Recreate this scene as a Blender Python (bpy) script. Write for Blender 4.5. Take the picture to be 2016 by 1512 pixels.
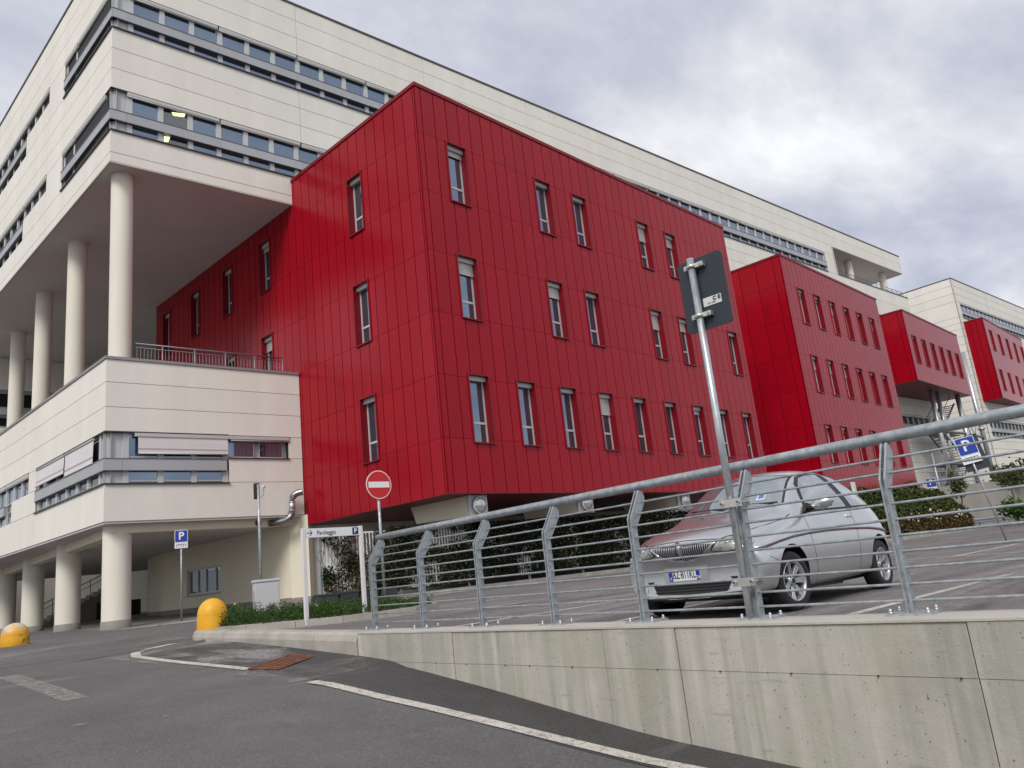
import bpy, bmesh, math, random
from mathutils import Vector, Matrix
from mathutils.bvhtree import BVHTree
random.seed(7)
for o in list(bpy.data.objects): bpy.data.objects.remove(o)
S = bpy.context.scene
COL = S.collection

# ------------------------------------------------------------------ camera
cam_d = bpy.data.cameras.new('camera'); cam = bpy.data.objects.new('camera', cam_d); COL.objects.link(cam)
S.camera = cam
cam_d.sensor_fit = 'HORIZONTAL'; cam_d.sensor_width = 36.0; cam_d.lens = 27.304
cam_d.clip_start = 0.05; cam_d.clip_end = 3000
# eye level is z = 0; world x runs along the red fronts, y along the terrace side
CR = ((0.7004410, 0.0948418, 0.7073807), (-0.7059928, 0.2374323, 0.6672331), (-0.1046735, -0.9667631, 0.2332649))
cam.matrix_world = Matrix(((CR[0][0], -CR[0][1], -CR[0][2], 0), (CR[1][0], -CR[1][1], -CR[1][2], 0), (CR[2][0], -CR[2][1], -CR[2][2], 0), (0, 0, 0, 1)))

# ------------------------------------------------------------------ light
SUN_DIR = Vector((-0.80, -0.42, 0.86)).normalized()       # towards the veiled sun
sun_el = math.asin(SUN_DIR.z); sun_az = math.atan2(SUN_DIR.x, SUN_DIR.y)
w = bpy.data.worlds.new('World'); S.world = w; w.use_nodes = True
nt = w.node_tree; nt.nodes.clear()
def wn(t, **k):
    n = nt.nodes.new(t)
    for a, b in k.items(): setattr(n, a, b)
    return n
def wl(a, b): nt.links.new(a, b)
out = wn('ShaderNodeOutputWorld'); bg = wn('ShaderNodeBackground'); wl(bg.outputs[0], out.inputs[0])
sky = wn('ShaderNodeTexSky'); sky.sky_type = 'NISHITA'; sky.sun_disc = False
sky.sun_elevation = sun_el; sky.sun_rotation = sun_az; sky.dust_density = 2.0; sky.ozone_density = 2.0
tc = wn('ShaderNodeTexCoord'); sep = wn('ShaderNodeSeparateXYZ'); wl(tc.outputs['Generated'], sep.inputs[0])
zc = wn('ShaderNodeMath', operation='MAXIMUM'); wl(sep.outputs[2], zc.inputs[0]); zc.inputs[1].default_value = 0.0
za = wn('ShaderNodeMath', operation='ADD'); wl(zc.outputs[0], za.inputs[0]); za.inputs[1].default_value = 0.22
dx = wn('ShaderNodeMath', operation='DIVIDE'); wl(sep.outputs[0], dx.inputs[0]); wl(za.outputs[0], dx.inputs[1])
dy = wn('ShaderNodeMath', operation='DIVIDE'); wl(sep.outputs[1], dy.inputs[0]); wl(za.outputs[0], dy.inputs[1])
cmb = wn('ShaderNodeCombineXYZ'); wl(dx.outputs[0], cmb.inputs[0]); wl(dy.outputs[0], cmb.inputs[1])
mp = wn('ShaderNodeMapping'); wl(cmb.outputs[0], mp.inputs[0]); mp.inputs['Location'].default_value = (3.35, 1.2, 0); mp.inputs['Rotation'].default_value = (0, 0, 0.5); mp.inputs['Scale'].default_value = (1.0, 1.5, 1)
n1 = wn('ShaderNodeTexNoise'); wl(mp.outputs[0], n1.inputs['Vector']); n1.inputs['Scale'].default_value = 1.15; n1.inputs['Detail'].default_value = 9; n1.inputs['Roughness'].default_value = 0.56; n1.inputs['Distortion'].default_value = 0.35
n2 = wn('ShaderNodeTexNoise'); wl(mp.outputs[0], n2.inputs['Vector']); n2.inputs['Scale'].default_value = 3.2; n2.inputs['Detail'].default_value = 8; n2.inputs['Roughness'].default_value = 0.6
add = wn('ShaderNodeMix', data_type='FLOAT'); add.inputs[0].default_value = 0.33; wl(n1.outputs[0], add.inputs[2]); wl(n2.outputs[0], add.inputs[3])
ramp = wn('ShaderNodeValToRGB'); wl(add.outputs[0], ramp.inputs[0])
cr = ramp.color_ramp
cr.elements[0].position = 0.36; cr.elements[0].color = (0.43, 0.455, 0.55, 1)
cr.elements[1].position = 0.64; cr.elements[1].color = (0.93, 0.935, 0.95, 1)
e = cr.elements.new(0.45); e.color = (0.55, 0.57, 0.65, 1)
e = cr.elements.new(0.54); e.color = (0.72, 0.725, 0.765, 1)
SKY_GAIN = 8.4
skm = wn('ShaderNodeMix', data_type='RGBA'); skm.blend_type = 'MIX'; skm.inputs[0].default_value = 0.90
cg = wn('ShaderNodeVectorMath', operation='SCALE'); wl(ramp.outputs[0], cg.inputs[0]); cg.inputs['Scale'].default_value = SKY_GAIN
wl(sky.outputs[0], skm.inputs[6]); wl(cg.outputs[0], skm.inputs[7])
wl(skm.outputs[2], bg.inputs[0]); bg.inputs[1].default_value = 0.09
sl = bpy.data.lights.new('sun', 'SUN'); sl.energy = 1.5; sl.angle = math.radians(22); sl.color = (1.0, 0.95, 0.88)
so = bpy.data.objects.new('sun', sl); COL.objects.link(so)
so.rotation_euler = SUN_DIR.to_track_quat('Z', 'Y').to_euler()
S.view_settings.view_transform = 'Standard'; S.view_settings.look = 'None'; S.view_settings.gamma = 1.0; S.view_settings.use_curve_mapping = False
S.view_settings.exposure = 0.62

# ------------------------------------------------------------------ materials
M = {}
def mat(name, col, rough=0.6, metal=0.0, spec=0.5, var=0.0, noise=None, bump=None, coat=0.0, emit=None, rnd=0.0):
    """procedural principled material; noise=(scale, amount, stretch) mottles the colour, bump=(scale, strength)"""
    m = bpy.data.materials.new(name); m.use_nodes = True; M[name] = m
    t = m.node_tree; b = t.nodes['Principled BSDF']
    b.inputs['Base Color'].default_value = (*col, 1); b.inputs['Roughness'].default_value = rough
    b.inputs['Metallic'].default_value = metal; b.inputs['Specular IOR Level'].default_value = spec
    b.inputs['Coat Weight'].default_value = coat
    if emit: b.inputs['Emission Color'].default_value = (*emit[0], 1); b.inputs['Emission Strength'].default_value = emit[1]
    tc = t.nodes.new('ShaderNodeTexCoord')
    csock = None
    if noise:
        sc, am, st = noise
        mp = t.nodes.new('ShaderNodeMapping'); t.links.new(tc.outputs['Object'], mp.inputs[0]); mp.inputs['Scale'].default_value = st
        n = t.nodes.new('ShaderNodeTexNoise'); t.links.new(mp.outputs[0], n.inputs['Vector']); n.inputs['Scale'].default_value = sc; n.inputs['Detail'].default_value = 6; n.inputs['Roughness'].default_value = 0.6
        r = t.nodes.new('ShaderNodeValToRGB'); t.links.new(n.outputs[0], r.inputs[0])
        r.color_ramp.elements[0].position = 0.3; r.color_ramp.elements[0].color = tuple(c * (1 - am) for c in col) + (1,)
        r.color_ramp.elements[1].position = 0.7; r.color_ramp.elements[1].color = tuple(min(1, c * (1 + am)) for c in col) + (1,)
        csock = r.outputs[0]
    if rnd:
        oi = t.nodes.new('ShaderNodeObjectInfo'); mr = t.nodes.new('ShaderNodeMapRange'); t.links.new(oi.outputs['Random'], mr.inputs[0])
        mr.inputs[3].default_value = 1 - rnd; mr.inputs[4].default_value = 1 + rnd
        hs = t.nodes.new('ShaderNodeHueSaturation'); t.links.new(mr.outputs[0], hs.inputs['Value'])
        if csock: t.links.new(csock, hs.inputs['Color'])
        else: hs.inputs['Color'].default_value = (*col, 1)
        csock = hs.outputs[0]
    if csock: t.links.new(csock, b.inputs['Base Color'])
    if bump:
        n = t.nodes.new('ShaderNodeTexNoise'); t.links.new(tc.outputs['Object'], n.inputs['Vector']); n.inputs['Scale'].default_value = bump[0]; n.inputs['Detail'].default_value = 4
        bp = t.nodes.new('ShaderNodeBump'); t.links.new(n.outputs[0], bp.inputs['Height']); bp.inputs['Strength'].default_value = bump[1]; bp.inputs['Distance'].default_value = 0.02
        t.links.new(bp.outputs[0], b.inputs['Normal'])
    return m

mat('red', (0.315, 0.003, 0.013), 0.22, spec=0.19, noise=(0.9, 0.12, (1.6, 1.6, .3)), rnd=0.05, bump=(0.9, 0.10))
mat('red_frame', (0.20, 0.003, 0.010), 0.4, spec=0.3)
mat('red_back', (0.045, 0.001, 0.003), 0.7, spec=.1)
mat('cream', (0.76, 0.738, 0.675), 0.75, spec=0.25, noise=(1.1, 0.055, (1, 1, .28)), rnd=0.022, bump=(30, 0.06))
mat('cream_dark', (0.50, 0.47, 0.40), 0.8, spec=0.2, noise=(0.6, 0.06, (1, 1, 1)))
mat('cream_joint', (0.30, 0.27, 0.23), 0.9, spec=0.1)
mat('cream_warm', (0.74, 0.69, 0.55), 0.8, spec=0.2, noise=(0.5, 0.05, (1, 1, .5)), bump=(25, 0.08))
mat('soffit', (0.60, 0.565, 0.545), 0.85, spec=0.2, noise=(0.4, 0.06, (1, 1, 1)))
mat('column_paint', (0.74, 0.71, 0.62), 0.7, spec=0.3, noise=(1.1, 0.05, (1, 1, .3)), bump=(14, 0.12))
mat('plinth', (0.24, 0.22, 0.205), 0.8, noise=(3, 0.12, (1, 1, 1)))
mat('grey_metal', (0.40, 0.415, 0.43), 0.42, metal=0.25, spec=0.5, noise=(1.2, 0.05, (1, 1, 1)), rnd=0.03)
mat('grey_board', (0.52, 0.535, 0.54), 0.5, metal=0.1, noise=(2, 0.02, (1, 1, 1)))
mat('alu', (0.62, 0.62, 0.60), 0.4, metal=0.2, spec=0.5)
mat('dark_trim', (0.055, 0.048, 0.046), 0.5, metal=0.3)
mat('coping', (0.11, 0.095, 0.09), 0.45, metal=0.5)
mat('coping_grey', (0.30, 0.28, 0.28), 0.5, metal=0.4)
mat('blind_fabric', (0.66, 0.64, 0.65), 0.8, spec=0.2, noise=(0.9, 0.05, (1, 1, 6)))
mat('awning_box', (0.52, 0.52, 0.50), 0.45, metal=0.15)
mat('glass', (0.20, 0.255, 0.33), 0.03, metal=0.85, spec=0.5, bump=(0.9, 0.02))
mat('glass_dark', (0.012, 0.012, 0.013), 0.08, spec=0.5)
mat('pane_black', (0.009, 0.010, 0.012), 0.35, spec=0.12)
mat('black', (0.012, 0.012, 0.013), 0.5)
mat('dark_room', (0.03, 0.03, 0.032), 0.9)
mat('lamp_lit', (0.9, 0.85, 0.6), 0.5, emit=((1.0, 0.86, 0.45), 2.0))
mat('galv', (0.35, 0.385, 0.405), 0.44, metal=0.5, noise=(17, 0.30, (1, 1, 1)))
mat('galv_bright', (0.48, 0.51, 0.53), 0.36, metal=0.7, noise=(26, 0.22, (1, 1, .4)))
mat('steel_dark', (0.16, 0.17, 0.18), 0.45, metal=0.5)
mat('zinc_clamp', (0.62, 0.60, 0.54), 0.35, metal=0.8, noise=(30, 0.12, (1, 1, 1)))
mat('sign_back', (0.022, 0.030, 0.040), 0.5, noise=(3, 0.08, (1, 1, 1)))
mat('sign_blue', (0.008, 0.045, 0.33), 0.4); mat('sign_navy', (0.012, 0.02, 0.13), 0.4)
mat('sign_red', (0.52, 0.008, 0.012), 0.4); mat('sign_white', (0.74, 0.75, 0.77), 0.45)
mat('ink', (0.03, 0.035, 0.05), 0.5); mat('sticker', (0.62, 0.63, 0.62), 0.5)
mat('post_white', (0.66, 0.66, 0.65), 0.45, noise=(2, 0.04, (1, 1, 1)))
mat('cabinet', (0.50, 0.51, 0.52), 0.55, noise=(3, 0.05, (1, 1, 1)))
mat('kerb_stone', (0.36, 0.34, 0.30), 0.85, noise=(2.2, 0.2, (1, 1, 1)), bump=(40, 0.25), rnd=0.05)
mat('duct', (0.30, 0.31, 0.31), 0.33, metal=0.9, noise=(7, 0.15, (1, 1, 1)))
mat('slat_white', (0.78, 0.78, 0.78), 0.5)
mat('planter_plastic', (0.05, 0.055, 0.065), 0.55)
mat('soil', (0.10, 0.075, 0.055), 0.95, noise=(6, 0.35, (1, 1, 1)), bump=(20, 0.6))
mat('paving_dark', (0.17, 0.165, 0.16), 0.8, noise=(1.5, 0.12, (1, 1, 1)))
mat('tyre', (0.013, 0.013, 0.014), 0.75); mat('alloy', (0.50, 0.51, 0.53), 0.32, metal=0.75)
mat('plastic_black', (0.012, 0.012, 0.013), 0.55); mat('chrome', (0.65, 0.66, 0.68), 0.12, metal=1.0)
mat('car_glass', (0.40, 0.44, 0.46), 0.025, metal=0.8, spec=0.5)
mat('car_trim', (0.33, 0.335, 0.35), 0.4, metal=0.5)
mat('stripe_red', (0.10, 0.012, 0.02), 0.5)
mat('seat_red', (0.12, 0.01, 0.012), 0.8)
mat('lamp_glass', (0.55, 0.56, 0.56), 0.12, metal=0.6, noise=(9, 0.25, (1, 1, 1)))
mat('yellow_flower', (0.75, 0.6, 0.03), 0.6); mat('pink_flower', (0.6, 0.5, 0.42), 0.7)
mat('bark', (0.10, 0.075, 0.05), 0.9, noise=(8, 0.2, (1, 1, .3)))
mat('terra', (0.16, 0.06, 0.035), 0.85)

# car paint: silver metallic with flakes
m = mat('car_paint', (0.60, 0.61, 0.61), 0.30, metal=0.86, spec=0.5, coat=0.5, noise=(420, 0.06, (1, 1, 1)))
m.node_tree.nodes['Principled BSDF'].inputs['Coat Roughness'].default_value = 0.07
m = mat('headlight', (0.40, 0.40, 0.36), 0.12, metal=0.35, spec=0.8, coat=0.7, noise=(16, 0.5, (1, 1, 1)))

def leaf_mat(name, c0, c1, c2):
    m = bpy.data.materials.new(name); m.use_nodes = True; M[name] = m; t = m.node_tree; b = t.nodes['Principled BSDF']
    g = t.nodes.new('ShaderNodeNewGeometry'); r = t.nodes.new('ShaderNodeValToRGB'); t.links.new(g.outputs['Random Per Island'], r.inputs[0])
    r.color_ramp.elements[0].color = (*c0, 1); r.color_ramp.elements[1].color = (*c2, 1); e = r.color_ramp.elements.new(0.6); e.color = (*c1, 1)
    t.links.new(r.outputs[0], b.inputs['Base Color']); b.inputs['Roughness'].default_value = 0.6; b.inputs['Specular IOR Level'].default_value = 0.16
    return m
leaf_mat('ivy_leaf', (0.010, 0.015, 0.006), (0.020, 0.028, 0.010), (0.055, 0.055, 0.022))
leaf_mat('ivy_dry', (0.04, 0.032, 0.015), (0.07, 0.055, 0.025), (0.13, 0.085, 0.04))
leaf_mat('hedge_leaf', (0.025, 0.045, 0.012), (0.06, 0.085, 0.022), (0.13, 0.13, 0.04))
leaf_mat('hedge_brown', (0.05, 0.025, 0.012), (0.085, 0.05, 0.022), (0.12, 0.09, 0.03))
leaf_mat('weed_leaf', (0.016, 0.042, 0.008), (0.032, 0.075, 0.014), (0.075, 0.13, 0.03))
leaf_mat('tree_leaf', (0.03, 0.05, 0.015), (0.06, 0.08, 0.025), (0.12, 0.12, 0.04))
leaf_mat('bush_leaf', (0.03, 0.07, 0.02), (0.06, 0.12, 0.03), (0.10, 0.17, 0.05))

def node_mat(name):
    m = bpy.data.materials.new(name); m.use_nodes = True; M[name] = m
    t = m.node_tree; b = t.nodes['Principled BSDF']; tc = t.nodes.new('ShaderNodeTexCoord')
    def N(ty, **k):
        n = t.nodes.new(ty)
        for a, v in k.items(): setattr(n, a, v)
        return n
    def noise(scale, detail=5, rough=.6, st=(1, 1, 1), dist=0.0):
        mp = N('ShaderNodeMapping'); t.links.new(tc.outputs['Object'], mp.inputs[0]); mp.inputs['Scale'].default_value = st
        n = N('ShaderNodeTexNoise'); t.links.new(mp.outputs[0], n.inputs['Vector']); n.inputs['Scale'].default_value = scale; n.inputs['Detail'].default_value = detail; n.inputs['Roughness'].default_value = rough; n.inputs['Distortion'].default_value = dist
        return n.outputs[0]
    def rampf(s, p0, p1, v0=0.0, v1=1.0):
        r = N('ShaderNodeMapRange'); t.links.new(s, r.inputs[0]); r.inputs[1].default_value = p0; r.inputs[2].default_value = p1; r.inputs[3].default_value = v0; r.inputs[4].default_value = v1
        return r.outputs[0]
    def mixc(f, a, b_):
        x = N('ShaderNodeMix', data_type='RGBA')
        if hasattr(f, 'links'): t.links.new(f, x.inputs[0])
        else: x.inputs[0].default_value = f
        for s, v in ((6, a), (7, b_)):
            if hasattr(v, 'links'): t.links.new(v, x.inputs[s])
            else: x.inputs[s].default_value = (*v, 1)
        return x.outputs[2]
    def math_(op, a, b_):
        x = N('ShaderNodeMath', operation=op)
        for i, v in ((0, a), (1, b_)):
            if hasattr(v, 'links'): t.links.new(v, x.inputs[i])
            else: x.inputs[i].default_value = v
        return x.outputs[0]
    def bump(h, s, d=.01):
        x = N('ShaderNodeBump'); t.links.new(h, x.inputs['Height']); x.inputs['Strength'].default_value = s; x.inputs['Distance'].default_value = d
        t.links.new(x.outputs[0], b.inputs['Normal'])
    return m, t, b, noise, rampf, mixc, math_, bump

def asphalt(name, dark, light, dust, patch=0.5):
    m, t, b, noise, rampf, mixc, math_, bump = node_mat(name)
    c = mixc(rampf(noise(0.35, 6), .38, .66), dark, light)
    c = mixc(rampf(noise(38, 4, .7), .42, .72, 0, .42), c, tuple(min(1, x * 1.9) for x in light))
    c = mixc(rampf(noise(85, 3, .7), .48, .68, 0, .42), c, tuple(x * .4 for x in dark))
    c = mixc(rampf(noise(1.6, 6, .65), .40, .70, 0, .35), c, tuple(x * .7 for x in dark))
    c = mixc(rampf(noise(0.8, 7, .66, (.35, 1, 1), .6), .60, .72, 0, patch), c, dust)
    c = mixc(rampf(noise(3.2, 8, .7, (1, 1, 1), 1.2), .62, .70, 0, patch * .5), c, tuple(x * .45 for x in dark))
    t.links.new(c, b.inputs['Base Color']); b.inputs['Roughness'].default_value = .88; b.inputs['Specular IOR Level'].default_value = .3
    bump(noise(55, 4, .7), .9, .016)
    return m
asphalt('asphalt_road', (0.112, 0.107, 0.106), (0.152, 0.146, 0.144), (0.25, 0.235, 0.22), .55)
asphalt('asphalt_lot', (0.14, 0.13, 0.13), (0.21, 0.197, 0.195), (0.27, 0.25, 0.245), .6)
asphalt('asphalt_apron', (0.06, 0.057, 0.057), (0.088, 0.084, 0.083), (0.24, 0.225, 0.21), .6)
asphalt('asphalt_patch', (0.15, 0.14, 0.138), (0.22, 0.21, 0.205), (0.30, 0.28, 0.27), .6)

def film(name, col, sc, st, lo, hi, strength):
    # thin uneven deposit (cement dust, tyre polish) that lets the asphalt show through
    m, t, b, noise, rampf, mixc, math_, bump = node_mat(name)
    b.inputs['Base Color'].default_value = (*col, 1); b.inputs['Roughness'].default_value = .9
    a = math_('MULTIPLY', rampf(noise(sc, 8, .68, st, .8), lo, hi, 0, strength), rampf(noise(sc * 14, 5, .7), .3, .6, .35, 1))
    # fade out at the ribbon edges with a second broad noise
    a = math_('MULTIPLY', a, rampf(noise(sc * .45, 3, .5), .36, .58))
    t.links.new(a, b.inputs['Alpha'])
film('dust_film', (0.34, 0.32, 0.30), 1.6, (1, .45, 1), .44, .60, .8)
film('dust_lot', (0.36, 0.335, 0.33), .7, (.22, 1.3, 1), .42, .62, .7)
film('dark_film', (0.055, 0.05, 0.052), .8, (.25, 1.4, 1), .50, .66, .5)
def worn_paint(name, wear0, wear1):
    m, t, b, noise, rampf, mixc, math_, bump = node_mat(name)
    c = mixc(rampf(noise(2.0, 5), .3, .7), (0.50, 0.47, 0.42), (0.62, 0.59, 0.53))
    a = math_('MULTIPLY', rampf(noise(14, 8, .72), wear0, wear1, 1, .12), rampf(noise(70, 5, .7), .36, .5, .5, 1))
    t.links.new(a, b.inputs['Alpha'])
    t.links.new(c, b.inputs['Base Color']); b.inputs['Roughness'].default_value = .8; bump(noise(80, 3), .4, .01)
worn_paint('paint_line', .50, .72); worn_paint('paint_faded', .22, .52)

# cast concrete with run-off streaks, joints and blotches
m, t, b, noise, rampf, mixc, math_, bump = node_mat('concrete')
c = mixc(rampf(noise(.9, 6), .32, .68), (0.33, 0.32, 0.275), (0.47, 0.455, 0.405))
c = mixc(rampf(noise(5.5, 5, .6, (1, 1, .06)), .46, .68, 0, .75), c, (0.56, 0.54, 0.49))
c = mixc(rampf(noise(9, 5, .65, (1, 1, .045)), .52, .72, 0, .55), c, (0.235, 0.23, 0.19))
c = mixc(rampf(noise(.7, 4, .6, (1, 1, .5)), .56, .72, 0, .5), c, (0.34, 0.33, 0.23))
c = mixc(rampf(noise(22, 6, .7), .66, .74, 0, .8), c, (0.16, 0.155, 0.14))
c = mixc(rampf(noise(3.0, 7, .7, (1, 1, 7), .4), .60, .68, 0, .45), c, (0.24, 0.23, 0.20))
c = mixc(rampf(noise(48, 2, .5), .70, .73, 0, .9), c, (0.09, 0.085, 0.075))
c = mixc(rampf(noise(1.4, 5, .6, (1, 1, .3)), .62, .76, 0, .35), c, (0.46, 0.40, 0.28))
t.links.new(c, b.inputs['Base Color']); b.inputs['Roughness'].default_value = .85; b.inputs['Specular IOR Level'].default_value = .25
bump(math_('ADD', noise(12, 6), math_('MULTIPLY', noise(70, 4), .5)), .35, .012)
mat('concrete_top', (0.46, 0.44, 0.39), 0.85, noise=(2.5, .12, (1, 1, 1)), bump=(50, .3))
mat('concrete_far', (0.30, 0.285, 0.25), 0.85, noise=(.8, .12, (1, 1, .4)))

# yellow painted concrete domes, scuffed
def dome_mat(name, scuff):
    m, t, b, noise, rampf, mixc, math_, bump = node_mat(name)
    c = mixc(rampf(noise(2.2, 4), .3, .7), (0.70, 0.34, 0.012), (0.80, 0.43, 0.02))
    c = mixc(rampf(noise(3.4, 6, .6, (1, 1, 1)), .66 - scuff, .70 - scuff * .9, 0, .92), c, (0.12, 0.10, 0.06))
    c = mixc(rampf(noise(14, 6, .7, (1, 1, 4)), .66, .70, 0, .7), c, (0.22, 0.16, 0.06))
    if scuff > .05:
        sp = t.nodes.new('ShaderNodeSeparateXYZ'); t.links.new(t.nodes['Texture Coordinate'].outputs['Object'], sp.inputs[0])
        top = math_('MULTIPLY', rampf(sp.outputs[2], .27, .44), rampf(noise(7, 8, .7), .40, .56))
        c = mixc(top, c, (0.52, 0.49, 0.45))
    t.links.new(c, b.inputs['Base Color']); b.inputs['Roughness'].default_value = .5; bump(noise(30, 4), .15, .01)
dome_mat('dome_yellow', 0.025); dome_mat('dome_scuffed', 0.09)

# rusted iron
m, t, b, noise, rampf, mixc, math_, bump = node_mat('rust')
c = mixc(rampf(noise(9, 6), .35, .65), (0.10, 0.035, 0.018), (0.26, 0.085, 0.035)); c = mixc(rampf(noise(40, 4), .55, .7, 0, .6), c, (0.36, 0.16, 0.09))
t.links.new(c, b.inputs['Base Color']); b.inputs['Roughness'].default_value = .85; bump(noise(60, 4), .4, .01)

# ------------------------------------------------------------------ mesh helpers
class MB:
    def __init__(s): s.v = []; s.f = []; s.m = []; s.sm = []
    def add(s, vs, fs, mi=0, smooth=False):
        n = len(s.v); s.v += [tuple(p) for p in vs]
        for f in fs: s.f.append(tuple(n + i for i in f)); s.m.append(mi); s.sm.append(smooth)
        return s
    def box(s, x0, x1, y0, y1, z0, z1, mi=0):
        return s.add([(x0, y0, z0), (x1, y0, z0), (x1, y1, z0), (x0, y1, z0), (x0, y0, z1), (x1, y0, z1), (x1, y1, z1), (x0, y1, z1)],
              [(0, 3, 2, 1), (4, 5, 6, 7), (0, 1, 5, 4), (1, 2, 6, 5), (2, 3, 7, 6), (3, 0, 4, 7)], mi)
    def hexa(s, a, b, mi=0):           # a: 4 bottom pts (ccw), b: 4 top pts
        return s.add(list(a) + list(b), [(3, 2, 1, 0), (4, 5, 6, 7), (0, 1, 5, 4), (1, 2, 6, 5), (2, 3, 7, 6), (3, 0, 4, 7)], mi)
    def prism(s, poly, z0, z1, mi=0):  # poly of (x, y)
        n = len(poly); fz = (lambda a, p: a(*p) if callable(a) else a)
        vs = [(x, y, fz(z0, (x, y))) for x, y in poly] + [(x, y, fz(z1, (x, y))) for x, y in poly]
        return s.add(vs, [tuple(reversed(range(n))), tuple(range(n, 2 * n))] + [(i, (i + 1) % n, n + (i + 1) % n, n + i) for i in range(n)], mi)
    def slab(s, poly3, vec, mi=0):     # planar polygon of 3-D points pushed along vec
        n = len(poly3); vec = Vector(vec); a = [Vector(p) for p in poly3]; b = [p + vec for p in a]
        return s.add(a + b, [tuple(reversed(range(n))), tuple(range(n, 2 * n))] + [(i, (i + 1) % n, n + (i + 1) % n, n + i) for i in range(n)], mi)
    def tube(s, pts, r, n=10, mi=0, caps=True):
        pts = [Vector(p) for p in pts]; rr = r if isinstance(r, (list, tuple)) else [r] * len(pts)
        rings = []; up = Vector((0, 0, 1))
        for i, p in enumerate(pts):
            d = (pts[min(i + 1, len(pts) - 1)] - pts[max(i - 1, 0)]).normalized()
            a = d.cross(up if abs(d.z) < .95 else Vector((1, 0, 0))).normalized(); b = d.cross(a).normalized()
            rings.append([p + (a * math.cos(2 * math.pi * k / n) + b * math.sin(2 * math.pi * k / n)) * rr[i] for k in range(n)])
        base = len(s.v)
        for ring in rings: s.v += [tuple(p) for p in ring]
        for i in range(len(rings) - 1):
            for k in range(n):
                s.f.append((base + i * n + k, base + (i + 1) * n + k, base + (i + 1) * n + (k + 1) % n, base + i * n + (k + 1) % n)); s.m.append(mi); s.sm.append(True)
        if caps:
            for f in (tuple(range(n)), tuple(reversed(range((len(rings) - 1) * n, len(rings) * n)))):
                s.f.append(tuple(base + k for k in f)); s.m.append(mi); s.sm.append(False)
        return s
    def lathe(s, prof, n=32, mi=0, axis='z', c=(0, 0, 0)):   # prof: (r, h)
        base = len(s.v); c = Vector(c)
        for r, h in prof:
            for k in range(n):
                a = 2 * math.pi * k / n; p = (r * math.cos(a), r * math.sin(a), h)
                if axis == 'y': p = (p[0], p[2], p[1])
                s.v.append(tuple(c + Vector(p)))
        for i in range(len(prof) - 1):
            for k in range(n):
                f = (base + i * n + k, base + i * n + (k + 1) % n, base + (i + 1) * n + (k + 1) % n, base + (i + 1) * n + k)
                s.f.append(f if axis == 'z' else tuple(reversed(f))); s.m.append(mi); s.sm.append(True)
        return s
    def mesh(s, name, mats):
        me = bpy.data.meshes.new(name); me.from_pydata(s.v, [], s.f); me.update()
        for m_ in (mats if isinstance(mats, (list, tuple)) else [mats]): me.materials.append(M[m_])
        me.polygons.foreach_set('material_index', s.m); me.polygons.foreach_set('use_smooth', s.sm)
        return me
    def build(s, name, mats, parent=None, loc=(0, 0, 0), rz=0.0):
        return put(name, s.mesh(name, mats), parent, loc, rz)

def put(name, me, parent=None, loc=(0, 0, 0), rz=0.0):
    o = bpy.data.objects.new(name, me); COL.objects.link(o); o.location = loc; o.rotation_euler = (0, 0, rz)
    if parent: o.parent = parent
    return o
def empty(name, loc=(0, 0, 0), rz=0.0): 
    o = put(name, None, None, loc, rz); o.empty_display_size = .2; return o
def tag(o, label=None, cat=None, group=None, kind=None):
    for k, v in (('label', label), ('category', cat), ('group', group), ('kind', kind)):
        if v: o[k] = v
    return o
def copy_tree(o, parent=None):
    c = o.copy(); COL.objects.link(c); c.parent = parent
    for ch in list(o.children): copy_tree(ch, c)
    return c
def bevel(o, w, seg=2):
    bm = bmesh.new(); bm.from_mesh(o.data); bmesh.ops.remove_doubles(bm, verts=bm.verts, dist=1e-5)
    bmesh.ops.bevel(bm, geom=[e for e in bm.edges if len(e.link_faces) == 2 and e.calc_face_angle(0) > .5], offset=w, segments=seg, affect='EDGES', profile=.6)
    bm.to_mesh(o.data); bm.free(); return o
def lerp(a, b, t): return a + (b - a) * t
def interp(x, xs, ys):
    if x <= xs[0]: return ys[0]
    for i in range(len(xs) - 1):
        if x <= xs[i + 1]: return lerp(ys[i], ys[i + 1], (x - xs[i]) / (xs[i + 1] - xs[i]))
    return ys[-1]
def text_mesh(body, size, depth=0.0, bold=0.0):
    cu = bpy.data.curves.new('text', 'FONT'); cu.body = body; cu.size = size; cu.extrude = depth; cu.offset = bold; cu.align_x = 'CENTER'; cu.align_y = 'CENTER'; cu.resolution_u = 3
    o = bpy.data.objects.new('text', cu); COL.objects.link(o)
    me = bpy.data.meshes.new_from_object(o.evaluated_get(bpy.context.evaluated_depsgraph_get()))
    bpy.data.objects.remove(o); bpy.data.curves.remove(cu); return me
def text(name, body, size, material, parent, loc, rot, bold=0.0, sx=1.0):
    me = text_mesh(body, size, .001, bold); me.materials.clear(); me.materials.append(M[material])
    o = put(name, me, parent, loc); o.rotation_euler = rot; o.scale = (sx, 1, 1); return o
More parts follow.
